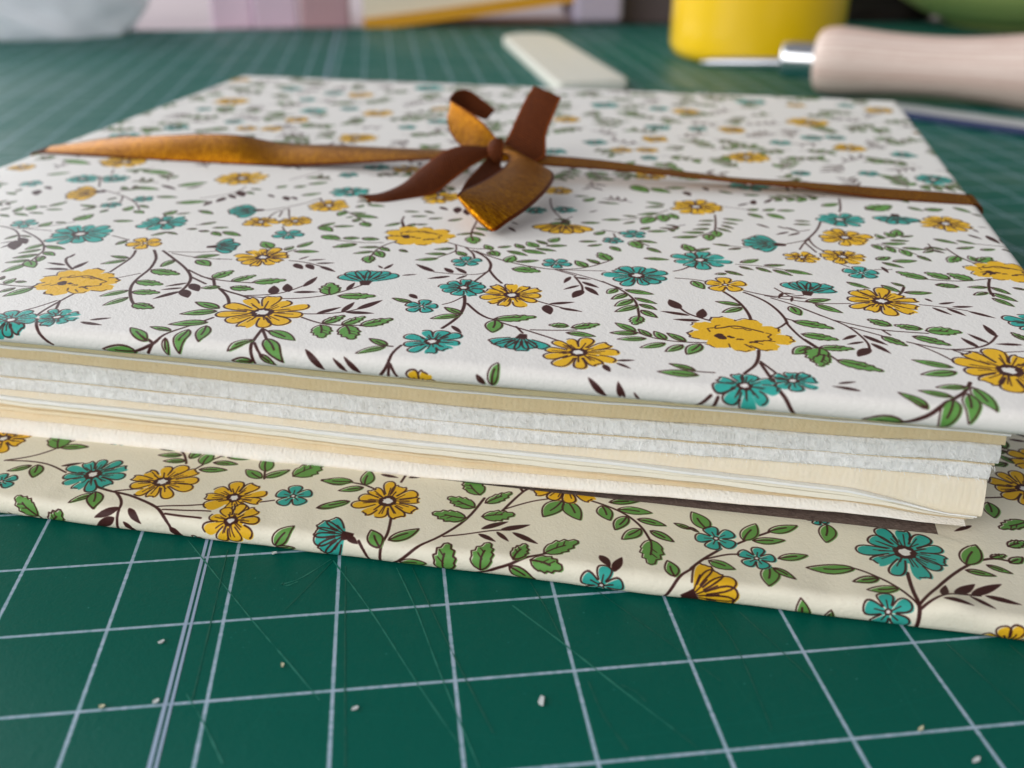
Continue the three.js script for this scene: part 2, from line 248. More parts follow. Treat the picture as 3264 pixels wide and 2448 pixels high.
  Lb(2.84,1.89,3.01,2.19); Lb(2.75,1.8,3.04,1.83); Ls(2.64,1.49,2.77,1.72); Ls(2.83,1.49,2.97,1.74); Ls(3.01,1.5,3.25,1.74); Lw(2.63,1.45,2.75,1.16);
  Lw(2.87,1.48,3.04,1.18); Lg(2.15,1,1.97,0.81); Lg(2.26,1.05,2.5,0.75); Lg(2.21,1.23,2.53,1.06); Lg(2.2,0.73,2,0.71); Lg(2.28,0.8,2.42,0.71);
  Lb(2.89,0.7,2.69,0.91); Lb(3.1,0.7,2.97,0.83); Lb(3.23,0.7,3.07,0.85); Lg(3.39,1.11,3.19,1.23); Lg(3.38,1.09,3.17,0.9); Lb(3.3,3.1,3.03,3.31);
  Lf(3.5,3.1,3.37,3.25); Lb(3.65,3.11,3.48,3.29); Lb(3.5,3,3.28,2.88); Lb(3.67,3.07,3.58,2.92); LF(3.5,3.7,3.36,3.83); LF(3.72,3.87,3.87,3.76);
  LF(4,3.56,4.03,3.81); Lg(4.1,3.6,4.33,3.7); Lw(4.1,3.37,4.41,3.34); LF(4.88,3.58,4.74,3.77); Lg(5.01,3.72,4.86,3.85); Lw(5.11,3.86,4.96,4.11);
  Lb(4.76,3.25,4.72,3.04); Lb(4.81,3.24,4.99,3.2); Lb(4.9,3.12,5.1,2.97); Lb(4.95,2.98,5.12,2.75); Lb(4.89,3.01,4.74,2.85); Lf(4.94,2.88,4.87,2.64);
  Lg(3.87,1.99,3.67,2.12); Lg(3.85,1.95,3.61,1.81); Ls(4.21,1.94,4.59,2.07); LF(4.22,1.91,4.26,1.6); Lw(4.93,1.9,4.75,1.89); Ls(4.97,1.86,5.21,2.01);
  Lg(4.94,1.74,5.21,1.71); Lb(3.85,1.68,3.99,1.51); Lb(4.66,2.43,4.91,2.53); Lb(4.78,2.35,5.01,2.29); Lf(4.64,2.4,4.72,2.15); Lf(3.23,2.41,3.34,2.29);
  Lg(3.31,2.18,3.09,2.26); Lg(4.42,0.7,4.45,0.96); Lg(4.35,0.71,4.29,0.79); Lb(5.42,0.69,5.25,0.87); Lb(5.54,0.69,5.51,0.85); LF(6.04,3.38,6.16,3.16);
  Lg(6.53,2.77,6.29,2.83); Lg(6.54,2.72,6.36,2.55); LF(6.38,3.69,6.27,3.64); Lg(6.38,3.77,6.56,3.66); Ls(7.03,2.47,7.39,2.35); Ls(7.09,2.16,7.41,2.09);
  LF(7.14,1.88,6.99,1.68); LF(7.02,2.85,7.1,2.63); Lw(7.23,1.87,7.17,1.53); Lf(5.95,2.55,5.83,2.79); Lf(6.15,2.35,6.17,2.61); Lb(6.05,2.4,5.76,2.45);
  Lb(6.15,2.3,5.89,2.27); LF(5.27,2.99,5.2,2.82); Lg(5.39,2.87,5.26,2.67); Lg(5.46,2.71,5.31,2.49); Lg(5.53,2.56,5.33,2.35); Lw(5.57,2.29,5.54,2.06);
  Lg(5.37,2.97,5.66,2.9); Lg(5.49,2.76,5.71,2.64); Lg(5.55,2.59,5.72,2.48); Lg(5.58,2.44,5.74,2.28); Lg(5.56,1.9,5.36,2.07); Lg(5.58,1.86,5.34,1.82);
  Lg(5.71,1.81,5.59,1.96); Lg(5.67,1.76,5.42,1.69); LF(5.85,1.77,5.74,1.94); Lg(5.85,1.69,5.64,1.54); Lg(6.03,1.76,5.86,1.92); Lg(6.01,1.68,5.87,1.5);
  LF(6.17,1.73,6.06,1.48); Lb(5.46,1.22,5.62,1.26); Lb(5.46,1.17,5.6,1.08); Lf(5.36,1.12,5.43,0.98); Lg(6.14,1.16,5.92,1.25); Lg(6.17,1.07,5.83,1.07);
  Lb(5.58,0.69,5.51,0.85); Lb(5.7,0.68,5.65,0.77); Lg(5.99,0.64,5.89,0.65); Lg(7.64,3.68,7.85,3.53); Lg(7.99,3.66,8.15,3.48); LF(8.21,3.68,8.1,3.77);
  Lg(8.19,3.48,8.46,3.54); Lw(8.56,3.81,8.77,3.79); Lg(9.06,3.85,8.87,3.8); Lg(9.03,3.68,8.88,3.56); Lg(9.11,3.85,9.25,3.67); Lg(9.09,3.67,9.27,3.46);
  Lg(9.05,3.51,9.2,3.3); Ls(9.33,3.88,9.45,3.82); Lf(8.37,3.35,8.43,3.27); Lb(8.48,3.22,8.65,3.31); Lb(8.6,3.17,8.81,3.22); Lb(8.4,3.11,8.56,2.94);
  Lb(8.54,3.12,8.69,2.94); Lb(8.73,3.08,8.96,2.93); Lg(7.18,3.01,7.42,3.13); Lg(7.27,2.95,7.51,2.78); Lb(7.59,2.24,7.45,2.09); Lb(7.64,2.09,7.48,1.99);
  Lb(7.65,2.25,7.85,2.05); Lb(7.7,2.07,7.85,1.86); Lf(7.68,1.95,7.55,1.73); Lw(7.93,2.53,7.74,2.66); Lw(8.21,2.52,7.97,2.56); Lw(8.24,2.47,8.56,2.51);
  Ls(8.1,2.31,8.4,2.16); Ls(7.82,2.26,8.01,2.07); Lb(8.86,2.45,8.8,2.74); Lb(8.65,2.15,8.53,2.37); Lb(8.76,2.28,8.61,2.48); Lb(9.05,2.3,8.81,2.27);
  Ls(7.23,1.87,7.53,1.91); Ls(7.36,1.62,7.73,1.46); Lw(7.26,1.72,7.2,1.45); Lg(8.33,1.66,8.01,1.76); Lg(8.34,1.57,8.04,1.45); Lg(8.37,1.28,8.12,1.21);
  Lg(8.22,1.06,7.97,1.12); Lg(8,0.85,7.8,1.05); Lg(8.22,1.01,8.12,0.65); Lg(8.36,1.15,8.33,0.75); Lg(8.42,1.28,8.53,0.88); Lg(7.84,0.7,7.52,0.69);
  Lb(7.5,1.01,7.27,1.06); Lb(7.33,1.12,7.48,1.19); Ls(9.12,2.41,9.02,2.58); Lg(-3.2,5.91,-2.96,6.1); Lg(-3.5,6.79,-2.95,6.61); Lg(-1.97,6.42,-1.49,6.36);
  LF(-1.18,4.53,-1.2,4.75); LF(-1.06,4.56,-0.89,4.47); Lg(-1.62,5.07,-1.67,4.94); Lg(-1.12,4.81,-0.95,4.71); Lg(-1.63,4.61,-1.88,4.65);
  Lg(-1.63,4.57,-1.73,4.44); LF(-1.42,4.53,-1.44,4.39); Lg(-2.73,4.21,-2.68,4.35); Lg(-2.51,4.17,-2.55,4.42); Lg(-2.47,4.13,-2.24,4.06);
  LF(-2.38,4.28,-2.44,4.51); Lg(-2.3,4.19,-2.11,4.19); LF(-2.35,4.46,-2.25,4.48); Lg(-2.18,4.37,-1.99,4.41); Lg(-2.23,4.51,-2.14,4.75);
  Lg(-2.61,4.04,-2.44,3.97); Lf(-2.84,5.17,-2.7,4.92); Lf(-2.85,5.36,-2.69,5.23); LF(-3.09,5.16,-3.09,5.04); LF(-3.01,4.91,-3.18,4.97);
  Lf(-1.77,3.14,-1.57,2.83); Lf(-1.78,3.24,-1.57,3.05); Lg(-1.83,3.32,-1.68,3.3); Lg(-1.88,3.33,-1.92,3.16); Lb(-1.79,3.11,-1.88,3.01);
  Lb(-1.73,3,-1.77,2.86); Lg(-1.38,3.09,-1.46,2.87); Lg(-1.32,3.05,-1.03,2.98); Lg(-1.29,2.91,-1.45,2.74); Lg(-1.22,2.75,-1.41,2.58);
  LF(-1.82,3.68,-1.79,3.89); LF(-1.73,3.88,-1.61,3.9); Lw(-1.56,4,-1.49,4.3); Lg(-1.08,4.1,-0.85,4.15); Lw(-0.59,4.45,-0.54,4.67); Lg(-0.45,4.52,-0.32,4.61);
  Lg(-0.22,3.81,-0.32,3.64); Lg(-0.21,3.81,-0.04,3.74); LF(-0.52,3.42,-0.55,3.25); LF(0.08,3.99,-0.03,3.97); LF(0.15,3.93,0.26,3.91);
  Lg(-0.26,4.73,-0.1,4.68); Lg(-1.68,5.59,-1.26,5.55); Lb(-1.34,5.76,-1.02,5.58); Lg(-1.09,5.76,-0.79,6.03); Lb(-0.91,5.65,-0.76,5.88);
  Lg(-1.11,5.22,-0.83,5.24); Lg(-0.71,4.99,-0.35,5.15); LF(0.28,5.95,0.38,6.08); Lw(0.52,6.01,0.64,6.13); Lg(0.65,6.21,0.86,6.38); Lg(0.76,5.67,0.97,5.83);
  Lf(0.31,5.62,0.44,5.51); Lf(0.55,5.58,0.68,5.39); Lf(0.66,5.58,0.78,5.46); LF(-0.03,5.69,0.1,5.6); Lg(-0.04,5.84,0.12,5.82); Lf(-0.16,5.71,0.03,5.44);
  Lf(-0.2,5.51,-0.04,5.33); Lf(-0.21,5.37,-0.21,5.12); Lf(-0.3,5.16,-0.3,4.94); Lg(-0.23,4.74,-0.01,4.61); LF(1.58,5.1,1.57,4.86); LF(1.7,4.81,1.75,4.88);
  LF(1.85,4.66,1.86,4.84); Lw(1.96,4.68,2.09,4.51); Lg(1.67,5.01,1.87,5.05); Lg(1.75,4.94,2.08,4.89); LF(1.67,5.27,1.72,5.41); Lg(1.77,5.42,2.01,5.39);
  Lg(1.51,4.41,1.63,4.57); LF(1.5,4.39,1.72,4.23); Lg(1.67,4.42,1.9,4.49); Lw(1.66,4.06,1.91,3.97); Lw(1.94,4.01,2.12,4.05); Lw(2.16,4.05,2.36,4.06);
  Ls(2.16,3.84,1.94,3.67); Lg(2.44,3.79,2.24,3.73); Lg(2.43,3.62,2.24,3.51); LF(2.48,3.79,2.61,3.67); LF(2.47,3.65,2.61,3.44); Lw(2.45,3.47,2.51,3.23);
  Lg(2.41,4.74,2.28,4.57); LF(2.72,3.76,2.82,3.68); Lg(0.05,4.16,0.19,4.29); LF(0.17,3.93,0.28,3.92); Lg(0.26,4.07,0.43,4.12); LF(0.33,3.93,0.49,3.79);
  Lg(0.45,3.95,0.72,3.84); LF(1.25,3.49,1.06,3.7); LF(1.44,3.46,1.48,3.61); Lg(1.54,3.59,1.63,3.82); Lg(1.56,3.44,1.83,3.49); Lf(2.72,5.53,2.86,5.39);
  Lf(2.95,5.56,3.01,5.27); Lf(3.08,5.5,3.16,5.22); Lg(2.33,5.23,2.51,5.25); Lg(2.58,5.31,2.72,5.23); Lg(2.48,5.03,2.66,5.09); Lg(2.72,4.98,2.87,5.05);
  Lg(2.98,4.95,3.12,5.08); LF(2.56,4.62,2.6,4.75); Lg(2.63,4.7,2.76,4.75); Lg(3.38,4.53,3.22,4.42); Lg(3.38,4.57,3.55,4.45); Lg(3.37,4.76,3.56,4.66);
  Lw(3.4,4.4,3.49,4.13); LF(3.74,3.96,3.63,4.13); LF(3.8,4.06,3.93,4.14); LF(4.09,4.08,3.97,4.23); LF(4.24,4.15,4.09,4.33); Lg(4.33,4.28,4.19,4.41);
  LF(4.35,4.37,4.43,4.57); Lg(4.24,4.1,4.47,4.06); Lg(4.34,4.22,4.56,4.29); Lg(4.09,4.03,4.37,3.94); Lg(3.93,3.96,4.18,3.83); LF(3.75,3.93,3.86,3.75);
  Lg(3.3,3.92,3.1,3.84); Lg(3.26,3.72,3.04,3.68); Lg(3.21,3.55,2.99,3.44); Lb(3.76,4.86,3.89,4.67); Lb(3.75,5.08,3.86,4.98); LF(4.84,4.76,4.93,4.93);
  Lg(4.69,4.47,4.88,4.52); Lg(4.81,4.32,4.95,4.42); Lg(4.36,6.41,4.54,6.42); LF(4.53,6.16,4.63,6.37); Lg(4.71,6.16,4.87,6.17); Lg(4.61,5.22,4.83,5.26);
  Lb(4.65,5.68,4.75,5.79); LF(6.25,5.23,6.27,4.97); LF(6.17,5.06,6.18,4.81); Lg(6.21,5.64,6.04,5.58); Lg(6.18,5.47,6.02,5.4); Lg(6.16,5.29,5.98,5.21);
  Lg(6.11,5.12,5.86,5.07); Lg(6.03,4.94,5.76,4.85); Lg(6.34,5.74,6.58,5.73); Lg(6.33,5.58,6.51,5.54); Lg(6.32,5.46,6.46,5.35); Lg(6.27,5.33,6.43,5.21);
  Lg(5.57,6.23,5.33,6.31); Lg(5.56,6.14,5.34,6.04); Lg(5.51,5.82,5.27,5.69); Lg(5.26,5.6,5.09,5.63); Lg(5.25,5.39,5.13,5.27); LF(5.45,5.64,5.36,5.32);
  Lw(5.57,5.77,5.61,5.45); LF(5.67,5.83,5.77,5.6); Lg(5.07,5.44,4.85,5.39); LF(5.09,7.13,5.31,6.78); LF(5.34,7.03,5.61,6.84); Lg(5.54,7.07,5.8,7.15);
  Lg(4.77,6.14,4.98,6.14); Lf(5.81,6.95,5.89,6.73); Lf(6.06,7.23,6.12,7.05); LF(6.65,6.19,6.77,6.3); LF(6.65,6.06,6.82,5.89); LF(6.84,6.23,6.98,6.35);
  LF(6.89,6.11,7.09,5.9); Lg(7.02,6.27,7.23,6.31); Lb(6.52,6.38,6.66,6.55); Lf(6.72,6.49,6.73,6.72); Lb(6.86,6.59,6.98,6.85); Lg(6.27,7.08,6.45,6.97);
  Lg(6.6,6.93,6.8,6.97); Lg(7.22,5.85,7.39,5.85); Lg(7.2,5.69,7.39,5.72); Lb(6.74,5.61,6.9,5.46); Lb(6.99,5.56,7.11,5.47); Lb(7.09,5.54,7.25,5.39);
  Lb(7.12,5.36,6.96,5.21); Lb(7.25,5.35,7.1,5.2); Lg(6.42,4.66,6.23,4.69); Lg(6.54,4.6,6.41,4.52); Lw(6,4.38,5.89,4.62); Lg(6.03,4.41,6.19,4.53);
  Lg(5.48,4.02,5.75,4.03); Lg(6.54,4.08,6.73,4.24); Lg(6.53,3.95,6.67,3.86); Lg(6.71,3.95,6.86,3.82); Lg(6.8,4.04,7.01,4.1); Lg(6.89,3.91,7.08,3.76);
  Lg(7.01,3.93,7.29,3.84); LF(5.36,5.08,5.45,5.2); Lg(5.45,5.02,5.67,5.09); Lw(5.29,4.62,5.41,4.36); Lg(5.36,4.65,5.58,4.61); Lg(5.49,4.41,5.65,4.26);
  LF(5.07,4.36,5.19,4.21); LF(7.6,6.58,7.81,6.76); Lw(8.15,6.52,8.48,6.81); LF(8.24,6.5,8.15,6.61); LF(8.7,6.77,8.86,6.63); Lw(8.89,6.68,9.12,6.77);
  Lg(9.28,6.89,9.45,6.67); Lg(9.47,6.63,9.55,6.52); LF(8.2,5.32,8.14,5.49); LF(8.33,5.4,8.26,5.59); LF(8.39,5.47,8.42,5.74); Lg(8.43,5.44,8.57,5.52);
  Lg(8.29,5.28,8.49,5.3); Lg(8.17,5.13,8.44,5.19); LF(8.06,5.07,8.14,4.88); LF(8.21,5.03,8.27,4.82); LF(8.36,4.96,8.42,4.72); Lg(8.39,5.02,8.62,5.01);
  Lg(8.52,4.77,8.63,4.6); Lw(8.04,4.5,8.19,4.64); Lg(8.09,4.42,8.29,4.29); Lg(8.21,4.48,8.47,4.58); Lb(8.06,4.27,8.11,4.07); Lb(9.23,5.7,9.37,5.54);
  Lb(9.44,5.71,9.53,5.4); Lb(9.57,5.62,9.63,5.35); Lg(8.8,5.44,9.04,5.31); Lg(9.06,5.44,9.25,5.34); Lg(9,5.11,9.2,5.22); LF(9.26,5.11,9.42,5.18);
  LF(9.51,5.18,9.62,5.14); Lb(9.33,5.95,9.38,5.81); Lb(9.41,6.05,9.53,6.03); Lw(8.95,4.83,8.82,4.59); LF(9.14,4.67,9.08,4.87); Lw(9.15,4.67,9.31,4.87);
  Ls(8.49,3.97,8.2,4.14); Lw(8.72,4.01,8.5,4.18); Lw(8.95,4.02,8.74,4.2); Lw(8.77,3.81,8.55,3.8); R(-0.26,2.05,0.43); D(-0.29,0.96,0.26,TQ);
  D(0.09,1.12,0.23,TQ); D(1.3,3.17,0.34,Y); H(2.68,2.63,2.59,3.04,TQ); D(1.96,1.64,0.45,Y); D(3.76,0.6,0.19,Y); S(3.55,3.5,0.17,TQ); S(4.54,3.64,0.16,TQ);
  D(3.72,2.7,0.28,TQ); D(4.25,2.6,0.34,Y); S(3.44,2.1,0.17,TQ); D(3.77,1.28,0.3,TQ); D(5.11,1.32,0.35,Y); H(4.55,1.56,4.54,1.22,TQ); D(5.45,3.43,0.37,TQ);
  S(6.38,3.33,0.22,Y); R(6.51,2.03,0.47); H(7.21,3.26,7.25,3.63,TQ); D(6.56,0.94,0.27,TQ); D(6.96,1.11,0.21,TQ); D(7.93,3.18,0.39,Y); D(8.8,1.69,0.49,Y);
  D(9.32,2.86,0.31,TQ); D(-3.81,6.22,0.21,Y); S(-3.14,5.45,0.15,TQ); D(-2.59,5.83,0.24,TQ); D(-2.16,5.94,0.21,TQ); H(-1.99,5.27,-2.38,5.07,Y);
  D(-2.56,6.87,0.38,Y); S(-1.5,4.73,0.13,TQ); S(-1.24,5.08,0.14,TQ); D(-0.44,4.15,0.32,TQ); S(-2.08,3.75,0.16,TQ); D(-1.18,3.53,0.41,TQ);
  S(-0.25,3.37,0.21,Y); D(-0.4,6.32,0.39,Y); D(1.34,5.96,0.27,TQ); S(1.01,6.81,0.14,TQ); D(1.26,7.34,0.22,TQ); D(1.71,7.32,0.23,Y); D(1.29,5.28,0.29,Y);
  D(0.73,4.42,0.23,Y); D(1.13,4.53,0.24,Y); H(0.48,4.89,0.13,4.75,TQ); S(1.25,4.01,0.18,TQ); H(0.58,3.4,0.88,3.52,TQ); R(2.79,4.3,0.41);
  D(2.61,5.94,0.3,Y); D(4.11,6.62,0.21,Y); D(3.96,5.64,0.16,TQ); D(4.32,5.74,0.16,TQ); H(4.41,5.17,4.43,4.73,Y); D(5.98,6.22,0.38,Y); S(5.28,4.89,0.16,TQ);
  S(5.06,4.59,0.12,TQ); D(6.67,7.49,0.32,TQ); H(6.98,4.83,6.57,4.83,TQ); D(6.1,4.09,0.33,TQ); D(7.22,4.42,0.2,Y); D(7.77,6.02,0.32,TQ); H(8.48,6.34,8.47,5.96,TQ);
  D(9.05,6.11,0.35,Y); D(7.77,5.28,0.33,Y); D(7.67,4.53,0.28,Y); S(7.82,4.02,0.2,TQ); R(9.33,4.4,0.37); D(-3.99,13.98,0.26,Y); D(-3.08,11.7,0.36,Y);
  D(-0.88,12.86,0.29,Y); D(0.04,11.16,0.31,Y); D(-1.2,10.32,0.26,Y); D(-1.75,9.44,0.22,Y); D(-1.31,9.5,0.21,Y); D(0.33,9.16,0.36,Y);
  D(-2.52,6.85,0.35,Y); D(1.05,11.83,0.2,Y); D(-2.97,9.27,0.26,TQ); D(-3.48,8.51,0.28,TQ); D(-2.21,9.93,0.2,TQ); D(-1.21,11.15,0.26,TQ);
  D(-0.6,11.47,0.2,TQ); D(-1.46,12.94,0.22,TQ); D(-2.45,13.18,0.25,TQ); D(0.25,13.92,0.36,TQ); D(1.3,10.7,0.21,TQ); S(-1.71,12.17,0.18,TQ);
  S(0.92,10.12,0.17,TQ); S(-3.25,10.88,0.15,TQ); D(5.58,12.6,0.29,Y); D(3.51,11.39,0.27,Y); D(6.41,11.13,0.29,Y); D(7.76,12.01,0.4,Y);
  D(5.17,10.12,0.26,Y); D(4.71,9.21,0.2,Y); D(5.1,9.29,0.2,Y); D(6.66,9.12,0.36,Y); D(9.16,13.5,0.31,Y); S(7.62,13.62,0.18,Y); D(8.27,10.11,0.3,Y);
  D(5.26,7.7,0.27,Y); D(9.55,11.52,0.12,Y); D(6.78,13.8,0.32,TQ); D(5.06,12.71,0.21,TQ); D(4.03,12.83,0.3,TQ); D(5.17,11.05,0.25,TQ); D(5.84,11.1,0.19,TQ);
  D(4.23,9.65,0.21,TQ); S(5.18,8.77,0.14,TQ); D(7.74,10.77,0.2,TQ); D(8.12,10.85,0.19,TQ); S(7.21,10.27,0.18,TQ); D(7.42,8.31,0.15,TQ); S(8.4,8.48,0.16,TQ);
  D(9.06,9.8,0.22,TQ); D(9.27,8.33,0.31,TQ); S(8.57,13.83,0.18,TQ); D(3.68,8.87,0.22,TQ);
}
function printTop() {
  topMotifs(); again(-6.8, 0, [[A0, 0.4], [-0.75, 0.4], [-4.0, 5.0], [A0, 5.0]], topMotifs);
  for (let k = 0, tries = 0; k < 330 && tries < 16000; tries++) {   // small twigs wherever there is room between the flowers
    const x = rr(A0, A0 + AW), y = rr(2.6, 15), far = y > 7, ang = rr(0, 6.28), l = far ? rr(0.35, 0.7) : rr(0.22, 0.42), ex = x + Math.cos(ang) * l, ey = y + Math.sin(ang) * l, pad = far ? 0.11 : 0.16;
    if (flowers.some(([fx, fy, r]) => Math.hypot(fx - x, fy - y) < r + pad || Math.hypot(fx - ex, fy - ey) < r + pad || Math.hypot(fx - (x + ex) / 2, fy - (y + ey) / 2) < r + pad)) continue;
    sprig(x, y, ang, l, far ? 1 : 0.75); k++;
  }
}
function lowMotifs() {
  const S = Sm;
  T(5,-0.76,1.8,-0.86,1.6,-1.16,1.44); T(4,-1.16,1.44,-0.87,1.48,-0.61,1.46,-0.37,1.35); T(3,-0.76,1.84,-0.57,2.17); T(7,0.11,1.13,0.37,1.08,0.61,1.03,0.95,0.89,1.14,0.71,1.16,0.63);
  T(4,0.36,1.1,0.62,1.18); T(6,0.39,1.07,0.56,0.93,0.59,0.72,0.54,0.52); T(3,0.95,0.89,1.23,0.97,1.46,1.06); T(3,1.03,0.85,1.5,0.94);
  T(4,1.08,0.8,1.46,0.81); T(3,1.86,1.18,2.04,1.27); T(5,-0.33,0.63,-0.29,0.5); T(5,0.81,1.77,0.72,1.93,0.59,2.04,0.47,2.09); T(4,0.95,1.63,1,1.81,1.14,2.05,1.37,2.2);
  T(4,1.7,1.82,1.77,1.64); T(5,3.21,1.87,3.22,2.09); T(4,3,1.67,2.89,1.74,2.69,1.76); T(6,3.31,1.19,3.37,0.93,3.34,0.74,3.32,0.53); T(6,3.11,0.78,3.18,0.69,3.22,0.53);
  T(6,3.44,0.54,3.68,0.78,3.87,0.97,4.06,1.31,4.14,1.74); T(3,3.9,0.99,4.27,1.15,4.51,1.22); T(6,4.37,1.54,4.5,1.98,4.6,2.03); T(6,4.43,2.07,4.5,1.95);
  T(3,4.37,1.56,4.58,1.76,4.81,1.87); T(5,5.2,1.92,5.5,1.82,5.76,1.56,5.88,1.29); T(6,4.23,0.54,4.46,0.65,4.62,0.73,4.76,0.84,4.93,0.91);
  T(6,6.04,0.54,6.15,0.79,6.27,0.93); T(6,6.27,0.94,6.38,1.13,6.54,1.33); T(4,6.39,1.12,6.57,1.25,6.73,1.28); T(5,6.67,1.42,6.78,1.52,7.01,1.71);
  T(4,7.75,1.24,7.95,1.17,8.13,0.99,8.24,0.8); T(8,8.22,1.26,8.22,0.98,8.26,0.77,8.26,0.58); T(6,8.26,0.8,8.51,1.17,8.78,1.51,9.03,1.69,9.23,1.65);
  T(5,8.26,0.75,8.43,0.92,8.66,1.02,8.81,1.05); T(4,9.17,2.79,9.38,2.83,9.52,2.92); Lw(-0.75,1.79,-0.96,2.17); Lg(-0.74,1.82,-0.44,1.89);
  Lb(-0.5,1.46,-0.29,1.57); Lg(-0.81,1.39,-0.99,1.24); LF(-0.75,1.42,-0.65,1.18); Lf(1.14,0.67,1.27,0.52); Lm_(0.58,0.82,0.32,0.69);
  Lm_(0.55,0.71,0.3,0.54); Lm_(0.67,0.83,0.84,0.67); Lm_(0.64,0.68,0.77,0.52); Lw(-0.33,0.61,-0.59,0.83); Lw(-0.22,0.5,-0.05,0.72); Lg(-0.35,0.54,-0.58,0.52);
  Lb(-0.64,0.53,-0.69,0.62); Lg(0.17,1,0.01,0.81); LF(0.17,1.04,0.3,0.78); Lg(0.58,2.04,0.27,2.07); Lg(0.67,1.93,0.42,1.88); Lg(0.77,1.82,0.54,1.77);
  LF(0.8,1.88,0.81,2.12); LF(0.99,1.79,0.96,2.08); LF(1.12,1.99,1.14,2.17); Lg(1.19,1.99,1.48,2.03); Lg(1.09,1.85,1.36,1.87); Lg(1.01,1.68,1.3,1.73);
  LF(1.72,1.79,1.59,2.09); LF(1.73,1.65,1.5,1.78); Lg(1.75,1.67,1.96,1.87); Lw(2.05,1.75,2.26,2.09); Lw(1.97,2.13,2.28,2.16); Lg(2.64,1.72,2.37,1.75);
  Lg(2.52,1.22,2.8,1.4); LF(2.25,0.61,2.42,0.87); Lg(2.25,0.57,2.46,0.62); Lb(2.2,0.55,2.05,0.56); Lb(2.95,1.98,3.16,1.95); Lb(3.26,1.97,3.51,2.09);
  Lf(3.06,2.15,3.18,2.06); Lg(2.7,1.78,2.37,1.73); Lg(2.85,1.69,2.62,1.58); LF(2.85,1.74,2.8,2.04); Lg(2.8,1.4,2.52,1.23); LF(3.33,0.74,3.18,0.96);
  Lg(3.4,0.83,3.63,1.07); Lf(2.97,0.83,3.11,0.75); Lw(4.08,1.79,3.85,2.07); Ls(4.17,1.65,4.39,1.91); Lw(4.08,1.55,3.77,1.68); Lw(4.04,1.34,3.69,1.36);
  Lw(4.19,1.4,4.5,1.51); Lb(4.32,2.12,4.13,2.08); Lb(4.23,1.18,4.47,1.36); Lb(4.42,1.2,4.69,1.36); Lb(4.22,1.1,4.42,0.99); Lb(4.39,1.16,4.54,1.03);
  Lb(4.54,1.19,4.82,1.06); LF(4.93,1.85,4.79,1.52); LF(4.98,1.86,5.16,1.53); Lg(5.41,1.92,5.71,2.01); Lg(5.51,1.81,5.85,1.81); Lg(5.72,1.66,6,1.61);
  Lg(5.86,1.48,6.09,1.35); LF(5.34,1.84,5.45,1.58); LF(5.61,1.69,5.52,1.42); LF(5.76,1.49,5.6,1.27); Lw(5.87,1.33,5.9,0.93); Lg(6.24,1.6,6.08,1.67);
  Lw(3.96,0.53,3.97,0.9); Lw(4.32,0.62,4.36,0.97); Lw(4.63,0.78,4.7,1.04); Lw(4.9,0.91,5.19,1.16); Lw(4.79,0.8,5.1,0.73); LF(4.6,0.7,4.84,0.58);
  LF(3.52,0.59,3.79,0.63); Lf(5.42,0.96,5.54,0.81); Lf(5.57,0.77,5.63,0.99); LF(6.13,0.81,6.05,1.03); LF(6.4,1.63,6.24,1.91); Lg(6.24,1.63,6.32,1.56);
  LF(6.75,1.51,6.87,1.82); Lg(6.99,1.71,7.27,1.87); Lg(6.84,1.52,7.14,1.59); LF(6.43,1.11,6.67,1.03); Lg(7.07,1.27,7.34,1.38); LF(6.98,1.13,6.97,0.82);
  Lg(7.02,1.11,7.21,0.97); Lf(6.3,0.64,6.18,0.52); LF(7.56,1.95,7.53,1.63); Lb(7.95,2.09,8,2.02); Lg(6.48,2.09,6.58,2); Lg(7.75,1.24,7.32,1.18);
  Lg(7.95,1.14,7.72,1.03); Lg(8.11,1.01,7.83,0.93); Lm_(8.47,0.92,8.53,1.13); Lm_(8.58,1,8.8,1.22); Lb(8.73,1.03,9.04,1.27); Lb(8.71,1.01,8.91,0.87);
  Lb(8.85,1.06,9.15,0.99); Lb(8.46,0.88,8.72,0.85); LF(8.78,1.52,8.94,1.89); Lg(8.76,1.42,9.01,1.39); Lg(8.97,1.55,9.17,1.46); Ls(9.03,1.69,9.18,1.77);
  LF(9.19,1.63,9.33,1.76); LF(7.31,0.49,7.25,0.74); LF(7.51,0.52,7.52,0.67); Lg(6.84,0.51,7.11,0.51); LF(9.22,2.71,9.22,2.42); Lb(8.97,2.23,8.78,2.09);
  Ls(9.52,2.41,9.23,2.23); Lw(9.24,1.92,9.42,2.04); Lg(9.72,3.6,9.54,3.78); D(-1.49,1.87,0.33,Y); S(-0.92,1.04,0.16,TQ); D(-0.2,2.15,0.18,TQ);
  D(-0.05,1.35,0.37,TQ); D(0.75,1.36,0.39,Y); D(1.62,1.23,0.32,Y); D(1.77,0.84,0.29,Y); S(2.2,1.38,0.2,TQ); S(1.4,0.53,0.07,TQ); D(3.18,1.49,0.38,Y);
  H(2.97,0.82,2.61,0.78,TQ); D(4.92,2.17,0.42,Y); S(5.47,0.62,0.19,TQ); S(6.49,1.49,0.2,TQ); S(6.87,1.24,0.17,TQ); H(6.29,0.62,6.69,0.79,Y);
  S(7.48,2.04,0.11,TQ); D(8.25,1.61,0.45,TQ); S(8,0.71,0.2,TQ); D(9.03,0.5,0.24,Y); D(9.66,3.07,0.37,Y);
}
function printLow() {
  lowMotifs(); again(-6.8, 0, [[A0, 0.3], [-1.1, 0.3], [-2.1, 2.3], [A0, 2.3]], lowMotifs); again(6.8, 2.2, [[8.4, 3.5], [10.3, 3.5], [10.3, 4.6], [8.4, 4.6]], lowMotifs);
}
const TOP0 = 0.4, TOP1 = 15.0, LOW0 = 0.3, LOW1 = 4.6;
const topMap = paperCanvas(TOP0, TOP1, PAPER, printTop);
